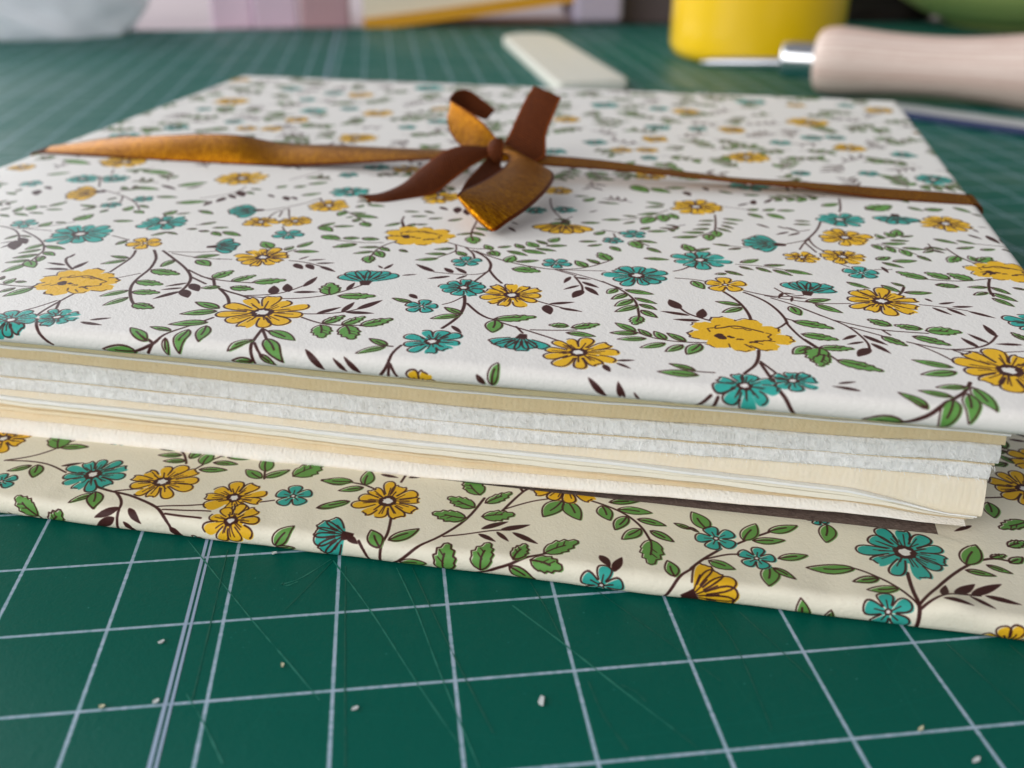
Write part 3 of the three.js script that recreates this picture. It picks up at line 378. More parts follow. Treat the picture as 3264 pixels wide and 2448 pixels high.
const lowMap = paperCanvas(LOW0, LOW1, '#f1e9d4', printLow); lowMap.wrapT = THREE.RepeatWrapping;  // same paper as the top; warm bounced light put into its creamer ground
const printTopMat = new THREE.MeshPhysicalMaterial({ map: topMap, roughness: 0.5, bumpMap: withRepeat(paperBump, 9, 9), bumpScale: 0.00004, specularIntensity: 0.4 });
const printLowMat = new THREE.MeshPhysicalMaterial({ map: lowMap, roughness: 0.55, bumpMap: withRepeat(paperBump, 9, 2.6), bumpScale: 0.00004, specularIntensity: 0.4 });

// ------------------------------------------------------------------ table and cutting mat
const table = mesh('table_top', new THREE.BoxGeometry(220, 3, 150), new THREE.MeshStandardMaterial({ color: col('#cdbcbd'), roughness: 0.8 }), scene);
table.position.set(10 * S, -1.82 * S, -40 * S); table.userData.kind = 'structure';

const matTile = (() => {                                 // 10 cm of mat: ground colour, one printed line every centimetre
  const n = 2048, c = document.createElement('canvas'); c.width = c.height = n; const g = c.getContext('2d'), q = n / 10;
  g.fillStyle = '#005a4c'; g.fillRect(0, 0, n, n);
  for (let k = 0; k < 26000; k++) { g.fillStyle = rnd() < 0.5 ? 'rgba(0,20,18,0.10)' : 'rgba(60,150,130,0.06)'; g.fillRect(rnd() * n, rnd() * n, rr(1, 5), rr(1, 3)); }
  for (let k = 0; k < 520; k++) { g.fillStyle = 'rgba(170,200,195,' + rr(0.08, 0.4).toFixed(2) + ')'; g.fillRect(rnd() * n, rnd() * n, rr(1, 4), rr(1, 3)); }
  g.strokeStyle = 'rgba(90,170,150,0.10)'; for (let k = 0; k < 60; k++) { const x = rnd() * n, y = rnd() * n, a = rr(0, 6.28), l = rr(60, 500); g.lineWidth = rr(0.6, 1.4); g.beginPath(); g.moveTo(x, y); g.lineTo(x + Math.cos(a) * l, y + Math.sin(a) * l); g.stroke(); }
  for (let k = 0; k < 10; k++) for (const up of [0, 1]) for (let m = 0; m < n; m += 8) {
    const w = 6.8 + rr(-0.7, 0.5), p = k * q + q / 2 - w / 2; g.fillStyle = 'rgba(174,188,206,' + rr(0.82, 1).toFixed(2) + ')'; if (up) g.fillRect(p, m, w, 8.2); else g.fillRect(m, p, 8.2, w);
  }
  const t = new THREE.CanvasTexture(c); t.colorSpace = THREE.SRGBColorSpace; t.wrapS = t.wrapT = THREE.RepeatWrapping; t.anisotropy = 16; return t;
})();
const MX0 = -31.5, MX1 = 48.5, MZ0 = -42, MZ1 = 18;
const worn = fieldTexture(512, (u, v) => 0.36 + 0.12 * tileNoise(u, v, 6) + 0.10 * tileNoise(u, v, 21) + 0.08 * tileNoise(u, v, 90), 1, 1);
const matTop = new THREE.MeshPhysicalMaterial({ map: matTile, roughness: 1, roughnessMap: worn, bumpMap: withRepeat(paperBump, 5, 5), bumpScale: 0.00003, specularIntensity: 0.3 });
const mat = thing('cutting_mat', 'dark green self-healing cutting mat with pale grid lines under the floral book', 'cutting mat', [0, -0.3, 0]);
{
  const shape = new THREE.Shape(), r = 1.2; shape.moveTo(MX0 + r, -MZ1); shape.lineTo(MX1 - r, -MZ1); shape.quadraticCurveTo(MX1, -MZ1, MX1, -MZ1 + r); shape.lineTo(MX1, -MZ0 - r); shape.quadraticCurveTo(MX1, -MZ0, MX1 - r, -MZ0); shape.lineTo(MX0 + r, -MZ0); shape.quadraticCurveTo(MX0, -MZ0, MX0, -MZ0 - r); shape.lineTo(MX0, -MZ1 + r); shape.quadraticCurveTo(MX0, -MZ1, MX0 + r, -MZ1);
  const g = new THREE.ExtrudeGeometry(shape, { depth: 0.28, bevelEnabled: true, bevelThickness: 0.02, bevelSize: 0.02, bevelSegments: 1, curveSegments: 6 });
  const p = g.attributes.position, uv = g.attributes.uv;
  g.translate(0, 0, 0); for (let k = 0; k < p.count; k++) uv.setXY(k, (p.getX(k) + 0.5) / 10, (p.getY(k) + 0.5) / 10);   // lines fall on whole centimetres
  g.rotateX(-Math.PI / 2); mesh('mat_sheet', g, matTop, mat);
}
function stripGeo(pts, w, y, rough = 0) {                // a thin flat line along points [x, z]
  const L = new THREE.CatmullRomCurve3(pts.map(([x, z]) => V(x, y, z)), false, 'centripetal'), n = Math.max(8, Math.round(L.getLength() * 14));
  return gridGeo(1, n, (u, v) => { const p = L.getPointAt(v), t = L.getTangentAt(v); const k = (u - 0.5) * w * (1 + rough * nz(v * 90, pts[0][0] * 7, 3) * 2); return V(p.x - t.z * k, p.y, p.z + t.x * k); });
}
const lineMat = new THREE.MeshStandardMaterial({ color: col('#9eb0c8'), roughness: 0.55 });
for (const [x, w] of [[1.672, 0.032], [1.722, 0.024]]) { const g = stripGeo([[x, -41.5], [x, 17.5]].map(([a, z]) => [a, z]), w, 0.303); mesh('grid_line', g.index ? g : g, lineMat, mat); }
const cutMat = new THREE.MeshStandardMaterial({ color: col('#1f7a68'), roughness: 0.5 }), cutMat2 = new THREE.MeshStandardMaterial({ color: col('#14604f'), roughness: 0.5 });
function cut(w, ...c) { const p = []; for (let k = 0; k < c.length; k += 2) p.push([c[k], c[k + 1]]); mesh('cut_mark', stripGeo(p, 0.004 + 0.008 * w, 0.3045, 0.7), w > 0.75 ? cutMat : cutMat2, mat); }
cut(0.8,1.48,-0.32,2.24,1.00,2.62,1.63,2.90,2.10);
cut(0.9,2.94,0.20,3.30,1.01,3.68,1.98,3.99,2.73);
cut(0.5,3.06,0.31,3.09,1.69,3.12,2.83);
cut(0.8,3.55,0.39,3.70,0.99,3.88,1.90,4.11,2.95);
cut(0.7,3.70,0.41,3.83,0.97,3.99,1.62,4.25,2.62);
cut(1.3,4.59,1.09,5.01,1.73,5.35,2.28,5.65,2.74);
cut(0.5,5.65,2.74,5.78,2.95);
cut(0.5,1.90,-0.09,1.89,1.13,1.88,1.98);
cut(0.9,1.82,1.90,1.96,2.15,2.21,2.68);
cut(0.6,4.80,0.77,4.89,1.18,4.97,1.63);
cut(0.5,5.09,2.14,5.14,2.56,5.25,2.91);
cut(0.6,6.37,1.37,6.44,1.84,6.43,2.46,6.41,2.84);
cut(0.4,6.62,1.42,6.75,1.78,6.94,2.36);
cut(0.6,8.27,2.02,8.46,2.93);
cut(0.6,8.81,2.13,8.87,2.42);
cut(0.9,2.47,0.53,2.63,0.46,2.92,0.18);
cut(1.6,2.47,0.51,2.52,0.55,2.62,0.50);
cut(0.4,5.35,2.21,5.46,2.32,5.51,2.43);
cut(0.3,2.94,0.20,2.66,0.70,2.51,0.95);
cut(0.3,4.93,0.21,5.58,1.26,6.18,2.27);

// ------------------------------------------------------------------ the book
const TH = 18.2 * Math.PI / 180, BA = 2.7, BN = -7.7;    // book frame: a along the front edge, n towards the viewer
const ea = [Math.cos(TH), Math.sin(TH)], en = [-Math.sin(TH), Math.cos(TH)];
const toWorld = (a, n) => [a * ea[0] + n * en[0], a * ea[1] + n * en[1]];
const bookBase = toWorld(BA, BN);
const book = thing('handmade_book', 'handmade square book covered in white floral paper, closed loosely over uneven cream pages', 'book', [bookBase[0], 0, bookBase[1]], -TH);
const B = (a, h, n) => V(a - BA, h, n - BN);             // book frame to the group's own axes
function around(t, hi, r, thick) {                       // paper running over the edge of a board: t = distance along the paper
  const d = t - (hi - r); if (d <= 0) return [t, 0];
  const q = r * Math.PI / 2, v = thick - 2 * r;
  if (d < q) return [hi - r + r * Math.sin(d / r), r - r * Math.cos(d / r)];
  if (d < q + v) return [hi, r + d - q];
  if (d < 2 * q + v) { const e = (d - q - v) / r; return [hi - r + r * Math.cos(e), r + v + r * Math.sin(e)]; }
  return [hi - r - (d - 2 * q - v), thick];
}
function aroundBoth(t, lo, hi, r, thick) { if (t > (lo + hi) / 2) return around(t, hi, r, thick); const [p, d] = around(-t, -lo, r, thick); return [-p, d]; }
function spaced(lo, hi, r, thick, inside, nFlat, nEdge) { // parameter values, dense round the edges
  const ext = r * Math.PI + (thick - 2 * r) + inside - r, o = [];
  for (let k = 0; k < nEdge; k++) o.push(lo + r - r - ext + (ext + r * 1.5) * (k / nEdge));
  for (let k = 0; k <= nFlat; k++) o.push(lerp(lo + r * 1.5, hi - r * 1.5, k / nFlat));
  for (let k = 1; k <= nEdge; k++) o.push(hi - r * 1.5 + (ext + r * 1.5) * (k / nEdge));
  return o;
}
const CV = { aL: -4.2, aR: 9.63, nB: -14.6, nF: -0.83, h: 2.17, thick: 0.205, r: 0.09 };
const cover = new THREE.Group(); cover.name = 'front_cover'; book.add(cover);
{
  const P = spaced(CV.aL, CV.aR, CV.r, CV.thick, 0.5, 150, 18), Q = spaced(CV.nB, CV.nF, CV.r, CV.thick, 0.5, 90, 22);
  const g = gridGeo(P.length - 1, Q.length - 1, (u, v, i, j) => {
    const [a, da] = aroundBoth(P[i], CV.aL, CV.aR, CV.r, CV.thick), [n, dn] = aroundBoth(Q[j], CV.nB, CV.nF, CV.r, CV.thick);
    const d = Math.max(da, dn), w = 0.008 * nz(a * 0.5, n * 0.5, 1) + 0.004 * nz(a * 1.7, n * 1.7, 5);
    const puff = (0.010 * nz(a * 0.9, 3, 7) + 0.006 * nz(a * 4.5, n * 2, 3) + 0.004 * nz(a * 11, n * 3, 6)) * smooth(-1.3, -0.9, n);
    return B(a, CV.h - d + (w + puff) * (1 - d / CV.thick), n);
  }, (u, v, i, j) => [(P[i] - A0) / AW, (-Q[j] - TOP0) / (TOP1 - TOP0)]);
  g.index.array.reverse(); g.computeVertexNormals();
  mesh('covering_paper', g, printTopMat, cover);
  const endp = new RoundedBoxGeometry(13.3, 0.03, 13.2, 2, 0.01); endp.translate(BA - BA, 1.94, 0.02); mesh('endpaper', endp, new THREE.MeshStandardMaterial({ color: col('#e9e0c6'), roughness: 0.8 }), cover);
}
const LW = { aL: -4.2, aR: 10.05, nB: -14.6, nF: -0.74, h: 0.25, thick: 0.235, r: 0.1 };
const back = new THREE.Group(); back.name = 'back_cover'; book.add(back);
const boardTex = (() => { const n = 512, c = document.createElement('canvas'); c.width = c.height = n; const g = c.getContext('2d'); g.fillStyle = '#7d6a60'; g.fillRect(0, 0, n, n); for (let k = 0; k < 16000; k++) { g.fillStyle = rnd() < 0.5 ? 'rgba(50,38,34,0.22)' : 'rgba(175,155,140,0.20)'; g.fillRect(rnd() * n, rnd() * n, rr(2, 9), rr(1, 2)); } for (let k = 0; k < 26; k++) { g.fillStyle = rnd() < 0.4 ? '#b5452c' : rnd() < 0.5 ? '#2c3f86' : '#3a2a28'; g.fillRect(rnd() * n, rnd() * n, rr(2, 5), rr(2, 4)); } const t = new THREE.CanvasTexture(c); t.colorSpace = THREE.SRGBColorSpace; t.wrapS = t.wrapT = THREE.RepeatWrapping; t.repeat.set(4, 4); return t; })();
{
  const bd = new THREE.BoxGeometry(14.0, 0.2, 13.6); bd.translate(0.22, 0.128, 0.03); mesh('board', bd, new THREE.MeshStandardMaterial({ map: boardTex, roughness: 0.9, bumpMap: withRepeat(paperBump, 8, 8), bumpScale: 0.0001 }), back);
  const inner = (a) => a < 8.6 ? -2.05 + 0.06 * smooth(1, 5, a) + 0.012 * nz(a * 1.5, 2) : -1.99 + (a - 8.6) * 0.52;   // cut edge of the front turn-in, mitred at the corner
  const Q = []; for (let k = 0; k <= 22; k++) Q.push(k / 22); const edge = 30, ext = LW.r * Math.PI + 0.04 + 1.2;
  const NA = 260, a0 = LW.aL, a1 = LW.aR + 0.1;
  const qAt = (a, j) => j <= 22 ? lerp(inner(a), LW.nF - LW.r * 1.6, j / 22) : LW.nF - LW.r * 1.6 + (ext + LW.r * 1.6) * Math.pow((j - 22) / edge, 1.25);
  const g = gridGeo(NA, 22 + edge, (u, v, i, j) => {
    const p = lerp(a0, a1, u), q = qAt(Math.min(p, LW.aR), j), [n, d] = around(q, LW.nF, LW.r, LW.thick), [a, da] = around(p, LW.aR, 0.05, 0.24);
    const f = smooth(-2.0, -1.0, n) * (1 - smooth(0.1, 0.2, d));
    const pucker = 0.038 * Math.max(0, nz(a * 1.15, n * 0.5, 11)) * f + 0.020 * nz(a * 2.6, n * 1.1, 4) * f + 0.05 * Math.exp(-((a - 8.55) ** 2) / 0.05) * smooth(-1.1, -0.85, n) * f;
    const bulge = (0.02 * nz(a * 0.8, 9, 2) + 0.012 * nz(a * 2.1, 5, 2)) * smooth(0.01, 0.1, d);
    return B(a, LW.h - Math.max(d, da * 0.9) + pucker, n + bulge);
  }, (u, v, i, j) => { const p = lerp(a0, a1, u); return [(p - A0) / AW, (-qAt(Math.min(p, LW.aR), j) - LOW0) / (LOW1 - LOW0)]; });
  g.index.array.reverse(); g.computeVertexNormals(); mesh('front_turn_in', g, printLowMat, back);
  const NB = 60, g2 = gridGeo(40, NB, (u, v) => { const p = lerp(8.62, LW.aR + 0.3, u), n = lerp(-14.5, -0.95, v), [a, d] = around(p, LW.aR - 0.02, LW.r, LW.thick); return B(a, LW.h - 0.007 - d + 0.006 * nz(a * 2, n * 1.2, 6), n); },
    (u, v) => [(lerp(8.62, LW.aR + 0.3, u) - A0) / AW, (-lerp(-14.5, -0.95, v) - LOW0) / (LOW1 - LOW0)]);
  g2.index.array.reverse(); g2.computeVertexNormals(); mesh('side_turn_in', g2, printLowMat, back);
}
// pages: folded sheets lying on one another, each with its own front edge and length
const stations = [-3.9, -1.63, 4.36, 7.73, 8.7, 9.3];
const at = (vals, a) => { const v = [vals[0], ...vals, vals[3]]; let k = 0; while (k < 4 && a > stations[k + 1]) k++; return lerp(v[k], v[k + 1], smooth(0, 1, clamp((a - stations[k]) / (stations[k + 1] - stations[k]), 0, 1)) * 0.4 + 0.6 * clamp((a - stations[k]) / (stations[k + 1] - stations[k]), 0, 1)); };
const wave = (a, h) => 0.012 * nz(a * 0.45, h * 0.8, 2);
function page(lo, hi, nf, end, style, material, lean = 0, parent = book) {
  const NA = style === 'deckle' ? 420 : 200, NV = style === 'deckle' ? 14 : 10, back = 5, a0 = -3.9;
  const f = (a, v, j) => {
    const h0 = at(lo, a) + wave(a, 1), h1 = at(hi, a) + wave(a, 1.2), hh = Math.max(0.004, h1 - h0), bl = Math.min(0.25, hh * (style === 'fold' ? 0.6 : 0.3) + 0.004);
    if (j < back) { const t = j / back; return B(a, h1 - 0.002, lerp(-14.2, nf(a) - bl, t)); }
    if (j > back + NV) { const t = (j - back - NV) / back; return B(a, h0 + 0.002, lerp(nf(a) - bl + lean, -14.2, t)); }
    const th = (j - back) / NV * Math.PI, c = Math.cos(th), s = Math.sin(th);
    let pw = style === 'fold' ? 0.9 : 0.45, out = Math.pow(s, pw), y = (h0 + h1) / 2 + hh / 2 * Math.sign(c) * Math.pow(Math.abs(c), style === 'fold' ? 1 : 0.6), n = nf(a) - bl + bl * out + lean * (1 - (y - h0) / hh);
    if (style === 'deckle') { const e = s; n += e * (0.016 * nz(a * 9, y * 14, 3) + 0.012 * nz(a * 28, y * 30, 8) + 0.02 * nz(a * 2.2, y * 3, 1)); y += e * 0.006 * nz(a * 14, y * 9, 4); }
    else n += 0.030 * nz(a * 0.7, h1 * 9, 2) + 0.012 * nz(a * 2.9, h1 * 9, 5);
    return B(a, y, n);
  };
  const tot = NV + 2 * back, g = gridGeo(NA, tot, (u, v, i, j) => f(lerp(a0, end(0.5), u), v, j), (u, v, i, j) => [lerp(a0, end(0.5), u) / 2, clamp((j - back) / NV, -1, 2) * 0.2]);
  g.index.array.reverse(); g.computeVertexNormals();
  const cap = [], ae = end(0.5), idx = []; for (let j = 0; j <= tot; j++) cap.push(f(ae, 0, j));
  const cp = new THREE.BufferGeometry(); const pos = []; cap.forEach((p) => pos.push(p.x, p.y, p.z)); for (let j = 0; j < Math.floor(tot / 2); j++) { const k = tot - j; idx.push(j, j + 1, k - 1, j, k - 1, k); }
  cp.setAttribute('position', new THREE.Float32BufferAttribute(pos, 3)); cp.setAttribute('uv', new THREE.Float32BufferAttribute(cap.flatMap((p) => [p.z, p.y]), 2)); cp.setIndex(idx); cp.computeVertexNormals();
  return mesh('page', mergeGeometries([g, cp]), material, parent);
}
const laid = fieldTexture(512, (u, v) => 0.5 + 0.10 * Math.sin(u * 6.283 * 34 + 6 * tileNoise(u, v, 5)) + 0.35 * (tileNoise(u, v, 120) - 0.5) + 0.3 * (tileNoise(u, v, 40) - 0.5), 1, 1);
const felt = fieldTexture(512, (u, v) => 0.3 * tileNoise(u, v, 24) + 0.4 * tileNoise(u, v * 0.5, 128) + 0.3 * tileNoise(u, v * 0.5, 70), 1, 1);
const tinted = (hex, deep, f = 20) => { const a = col(hex), b = col(deep), n = 256, d = new Uint8Array(n * n * 4); for (let y = 0; y < n; y++) for (let x = 0; x < n; x++) { const u = x / n, v = y / n, t = clamp(0.5 * tileNoise(u, v, f) + 0.3 * tileNoise(u, v, f * 3) + 0.3 * tileNoise(u, v, 7), 0, 1), c = a.clone().lerp(b, t).convertLinearToSRGB(), k = (y * n + x) * 4; d[k] = c.r * 255; d[k + 1] = c.g * 255; d[k + 2] = c.b * 255; d[k + 3] = 255; } const t = new THREE.DataTexture(d, n, n); t.colorSpace = THREE.SRGBColorSpace; t.wrapS = t.wrapT = THREE.RepeatWrapping; t.magFilter = THREE.LinearFilter; t.needsUpdate = true; return t; };
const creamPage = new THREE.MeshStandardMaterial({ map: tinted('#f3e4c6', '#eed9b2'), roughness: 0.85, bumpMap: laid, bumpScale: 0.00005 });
const tanShadePage = new THREE.MeshStandardMaterial({ map: tinted('#ecdab4', '#e4cda0'), roughness: 0.85, bumpMap: laid, bumpScale: 0.00007 });  // tan carries the warm shade between the sheets in its colour
const flapPage = new THREE.MeshStandardMaterial({ map: tinted('#f6ecd9', '#f2e3c8'), roughness: 0.85, bumpMap: laid, bumpScale: 0.00005 });
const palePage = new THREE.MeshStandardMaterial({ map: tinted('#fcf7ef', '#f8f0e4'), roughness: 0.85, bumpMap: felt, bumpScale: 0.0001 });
const greyShadePage = new THREE.MeshStandardMaterial({ color: col('#efe9d8'), roughness: 0.85, bumpMap: felt, bumpScale: 0.00004 });  // face of a sheet in shade, the shade put into its colour
const litEdge = new THREE.MeshStandardMaterial({ color: col('#f7f7f5'), roughness: 0.8, bumpMap: felt, bumpScale: 0.00004 });  // cut edge catching the light, painted whiter than its sheet
const feltPage = new THREE.MeshStandardMaterial({ map: tinted('#ffffff', '#e9e7e4', 30), roughness: 0.95, bumpMap: felt, bumpScale: 0.00012 });
const oliveShadePage = new THREE.MeshStandardMaterial({ map: tinted('#e0d5b0', '#d6c99e'), roughness: 0.85, bumpMap: laid, bumpScale: 0.00005 });  // shade under the cover put into the page colour
const L0 = [0.19, 0.26, 0.37, 0.382], L1 = [0.49, 0.455, 0.468, 0.404], L1b = [0.575, 0.49, 0.47, 0.408], L2 = [0.64, 0.598, 0.572, 0.43], L2b = [0.682, 0.636, 0.60, 0.446], L3 = [0.765, 0.727, 0.83, 0.84], L4 = [0.925, 0.90, 0.98, 1.02], L5 = [1.15, 1.076, 1.157, 1.212], L6 = [1.283, 1.259, 1.325, 1.332], L7 = [1.315, 1.282, 1.348, 1.356], L8 = [1.44, 1.42, 1.45, 1.45], L9 = [1.62, 1.61, 1.62, 1.62], LT = [1.88, 1.88, 1.88, 1.88];
const plus = (v, d) => v.map((x) => x + d);
const Lm = [0.40, 0.39, 0.455, 0.398];
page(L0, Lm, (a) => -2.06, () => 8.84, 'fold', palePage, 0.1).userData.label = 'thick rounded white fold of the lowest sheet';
page(Lm, L1, (a) => -2.17, () => 8.86, 'edge', creamPage, 0.1);  // upper part of that fold: its shade painted as a cream sheet
const half = (a, b, t = 0.5) => a.map((x, k) => lerp(x, b[k], t));
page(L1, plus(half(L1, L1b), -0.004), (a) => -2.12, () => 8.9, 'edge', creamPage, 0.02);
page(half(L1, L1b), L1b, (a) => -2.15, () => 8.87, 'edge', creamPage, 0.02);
page(L1b, plus(half(L1b, L2), -0.004), (a) => -2.10, () => 8.93, 'edge', greyShadePage, 0.02);
page(half(L1b, L2), L2, (a) => -2.12, () => 8.95, 'edge', greyShadePage, 0.02);
page(L2, L2b, (a) => -2.07, () => 8.95, 'edge', litEdge);
page(L2b, L3, (a) => -2.20 + 0.08 * smooth(7, 9, a), () => 8.98, 'edge', flapPage, 0.1);
page(L3, plus(L4, -0.008), (a) => -2.11, () => 8.98, 'deckle', feltPage, 0.02);
page(plus(L4, -0.008), plus(L4, 0.004), (a) => -2.1 + 0.03 * nz(a * 1.3, 4), () => 9.0, 'edge', creamPage);
page(plus(L4, 0.004), L5, (a) => -2.11, () => 9.03, 'deckle', feltPage, 0.03);
page(L5, L6, (a) => -2.16, () => 9.06, 'edge', tanShadePage, 0.04);
page(L6, L7, (a) => -2.09, () => 9.08, 'edge', litEdge);
page(L7, plus(half(L7, L8, 0.4), -0.004), (a) => -2.13, () => 9.1, 'edge', oliveShadePage, 0.02);
page(half(L7, L8, 0.4), L8, (a) => -2.15, () => 9.06, 'edge', oliveShadePage, 0.02);
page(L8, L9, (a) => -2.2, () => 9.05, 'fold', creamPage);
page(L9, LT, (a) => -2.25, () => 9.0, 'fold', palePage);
{                                                        // loose fibres on the torn edges
  const pos = [], idx = []; let q = 0;
  for (let k = 0; k < 2600; k++) {
    const a = rr(-1.9, 9.0), top = rnd() < 0.55, lo = at(top ? L4 : L3, a), hi = at(top ? L5 : L4, a), h = lerp(lo, hi, Math.pow(rnd(), 0.8)), l = rr(0.015, 0.05), w = 0.0022, dx = rr(-0.6, 0.6) * l, dy = rr(-0.8, 0.35) * l, n0 = -2.09 + (top ? 0.02 : 0.01);
    const p = [[a, h, n0], [a + dx * 0.5, h + dy * 0.25, n0 + l * 0.5], [a + dx, h + dy, n0 + l * rr(0.5, 0.9)]];
    p.forEach(([x, y, z]) => { for (const e of [-1, 1]) { const v = B(x + e * w * 0.7, y + e * w, z); pos.push(v.x, v.y, v.z); } });
    idx.push(q, q + 1, q + 3, q, q + 3, q + 2, q + 2, q + 3, q + 5, q + 2, q + 5, q + 4); q += 6;
  }
  const g = new THREE.BufferGeometry(); g.setAttribute('position', new THREE.Float32BufferAttribute(pos, 3)); g.setIndex(idx); g.computeVertexNormals();
  mesh('paper_fibres', g, new THREE.MeshStandardMaterial({ color: col('#f6f6f6'), roughness: 0.9, side: THREE.DoubleSide }), book).userData.kind = 'stuff';
}

// ------------------------------------------------------------------ the ribbon
const satin = (() => {
  const n = 512, bump = fieldTexture(n, (u, v) => 0.5 + 0.3 * Math.sin(u * 6.283 * 28) + 0.6 * (tileNoise(u, v, 64) - 0.5));
  const c = document.createElement('canvas'); c.width = c.height = n; const g = c.getContext('2d'); g.fillStyle = '#b4740e'; g.fillRect(0, 0, n, n);
  for (let k = 0; k < n; k += 18) { g.fillStyle = 'rgba(60,22,6,0.30)'; g.fillRect(k, 0, 7, n); }
  for (let k = 0; k < 5200; k++) { g.fillStyle = rnd() < 0.5 ? 'rgba(90,36,4,0.40)' : 'rgba(238,165,22,0.45)'; g.fillRect(rnd() * n, rnd() * n, rr(1, 2.5), rr(8, 60)); }
  g.fillStyle = 'rgba(90,34,14,0.75)'; g.fillRect(0, 0, n, n * 0.05); g.fillRect(0, n * 0.95, n, n * 0.05);
  const t = new THREE.CanvasTexture(c); t.colorSpace = THREE.SRGBColorSpace; t.wrapS = t.wrapT = THREE.RepeatWrapping;
  return { gold: new THREE.MeshPhysicalMaterial({ map: t, metalness: 1, roughness: 0.36, bumpMap: bump, bumpScale: 0.00005, anisotropy: 0.3 }), brown: new THREE.MeshPhysicalMaterial({ map: dark(), metalness: 0, roughness: 0.7, specularIntensity: 0.25, bumpMap: bump, bumpScale: 0.0001 }) };
  function dark() { const c2 = document.createElement('canvas'); c2.width = c2.height = n; const q = c2.getContext('2d'); q.fillStyle = '#53250b'; q.fillRect(0, 0, n, n); for (let k = 0; k < 9000; k++) { q.fillStyle = rnd() < 0.5 ? 'rgba(35,12,3,0.3)' : 'rgba(160,86,26,0.25)'; q.fillRect(rnd() * n, rnd() * n, rr(1, 3), rr(3, 14)); } q.fillStyle = 'rgba(150,72,26,0.55)'; q.fillRect(0, n * 0.0, n, n * 0.06); q.fillRect(0, n * 0.94, n, n * 0.06); const t2 = new THREE.CanvasTexture(c2); t2.colorSpace = THREE.SRGBColorSpace; t2.wrapS = t2.wrapT = THREE.RepeatWrapping; return t2; }
})();
const ribbonPaths = {
  strap: [[V(-4.00,2.19,-7.05), V(-4.00,2.18,-7.50)], [V(-3.15,2.18,-7.05), V(-3.30,2.32,-7.60)], [V(-2.11,2.17,-7.05), V(-2.31,2.43,-7.50)], [V(-1.39,2.17,-7.05), V(-1.57,2.49,-7.50)], [V(-0.79,2.17,-7.05), V(-0.96,2.50,-7.50)], [V(-0.09,2.19,-7.05), V(-0.30,2.39,-7.60)], [V(0.89,2.27,-7.05), V(0.70,2.40,-7.60)], [V(1.75,2.36,-7.05), V(1.49,2.40,-7.60)], [V(2.53,2.42,-7.10), V(2.31,2.40,-7.60)], [V(3.01,2.43,-7.20), V(2.88,2.41,-7.60)]],
  strapR: [[V(3.38,2.37,-7.20), V(3.30,2.43,-7.60)], [V(3.95,2.40,-7.05), V(3.87,2.43,-7.50)], [V(4.62,2.39,-7.05), V(4.56,2.40,-7.50)], [V(5.54,2.36,-7.05), V(5.51,2.32,-7.50)], [V(6.44,2.31,-7.05), V(6.44,2.25,-7.50)], [V(7.32,2.28,-7.05), V(7.35,2.24,-7.50)], [V(8.48,2.19,-7.05), V(8.54,2.21,-7.50)], [V(9.16,2.18,-7.05), V(9.15,2.20,-7.50)], [V(9.58,2.17,-7.02), V(9.57,2.17,-7.55)]],
  loop: [[V(3.16,2.56,-7.05), V(3.48,2.59,-6.95)], [V(3.39,2.57,-6.75), V(3.82,2.56,-6.50)], [V(3.42,2.54,-6.30), V(4.13,2.55,-6.00)], [V(3.37,2.55,-5.75), V(4.15,2.51,-5.45)], [V(3.25,2.55,-5.25), V(4.00,2.41,-4.90)], [V(3.16,2.56,-4.92), V(3.81,2.32,-4.55)], [V(3.14,2.54,-4.80), V(3.67,2.24,-4.42)], [V(3.12,2.50,-4.95), V(3.54,2.25,-4.62)], [V(3.05,2.49,-5.60), V(3.43,2.29,-5.30)], [V(3.06,2.51,-6.30), V(3.39,2.36,-6.05)], [V(3.06,2.52,-6.90), V(3.29,2.40,-6.80)]],
  tailUL: [[V(3.09,2.58,-7.00), V(3.16,2.67,-7.20)], [V(2.84,2.55,-7.05), V(3.05,2.74,-7.30)], [V(2.57,2.58,-7.25), V(2.83,2.88,-7.50)], [V(2.36,2.71,-7.50), V(2.50,3.00,-7.75)], [V(2.27,2.87,-7.75), V(2.26,3.09,-7.95)], [V(2.26,2.91,-8.00), V(2.30,3.17,-8.10)], [V(2.40,2.88,-8.20), V(2.44,3.18,-8.25)], [V(2.63,2.77,-8.25), V(2.68,3.03,-8.30)], [V(2.74,2.74,-8.25), V(2.87,2.89,-8.30)]],
  tailUR: [[V(3.15,2.54,-7.40), V(3.67,2.41,-7.10)], [V(3.24,2.71,-7.50), V(3.80,2.46,-7.30)], [V(3.32,2.91,-7.60), V(3.79,2.74,-7.45)], [V(3.42,3.14,-7.70), V(3.87,2.99,-7.55)], [V(3.54,3.35,-7.80), V(3.96,3.23,-7.65)]],
  tailLL: [[V(3.01,2.58,-7.20), V(3.06,2.51,-7.00)], [V(2.70,2.63,-7.00), V(2.85,2.41,-6.70)], [V(2.47,2.59,-6.80), V(2.66,2.28,-6.40)], [V(2.23,2.43,-6.50), V(2.48,2.17,-6.05)], [V(2.03,2.27,-6.10), V(2.18,2.15,-5.75)], [V(1.77,2.20,-5.80), V(1.94,2.15,-5.55)], [V(1.53,2.18,-5.75), V(1.75,2.16,-5.55)]],
  wrap: [[V(3.06,2.69,-7.00), V(3.26,2.74,-7.00)], [V(3.06,2.61,-6.90), V(3.28,2.66,-6.88)], [V(3.09,2.50,-6.90), V(3.27,2.54,-6.85)], [V(3.08,2.29,-7.00), V(3.21,2.30,-7.00)]],
};
const ribbon = thing('satin_ribbon', 'bronze gold satin ribbon tied in a small bow across the floral book', 'ribbon', [bookBase[0], 2.17, bookBase[1]], -TH);
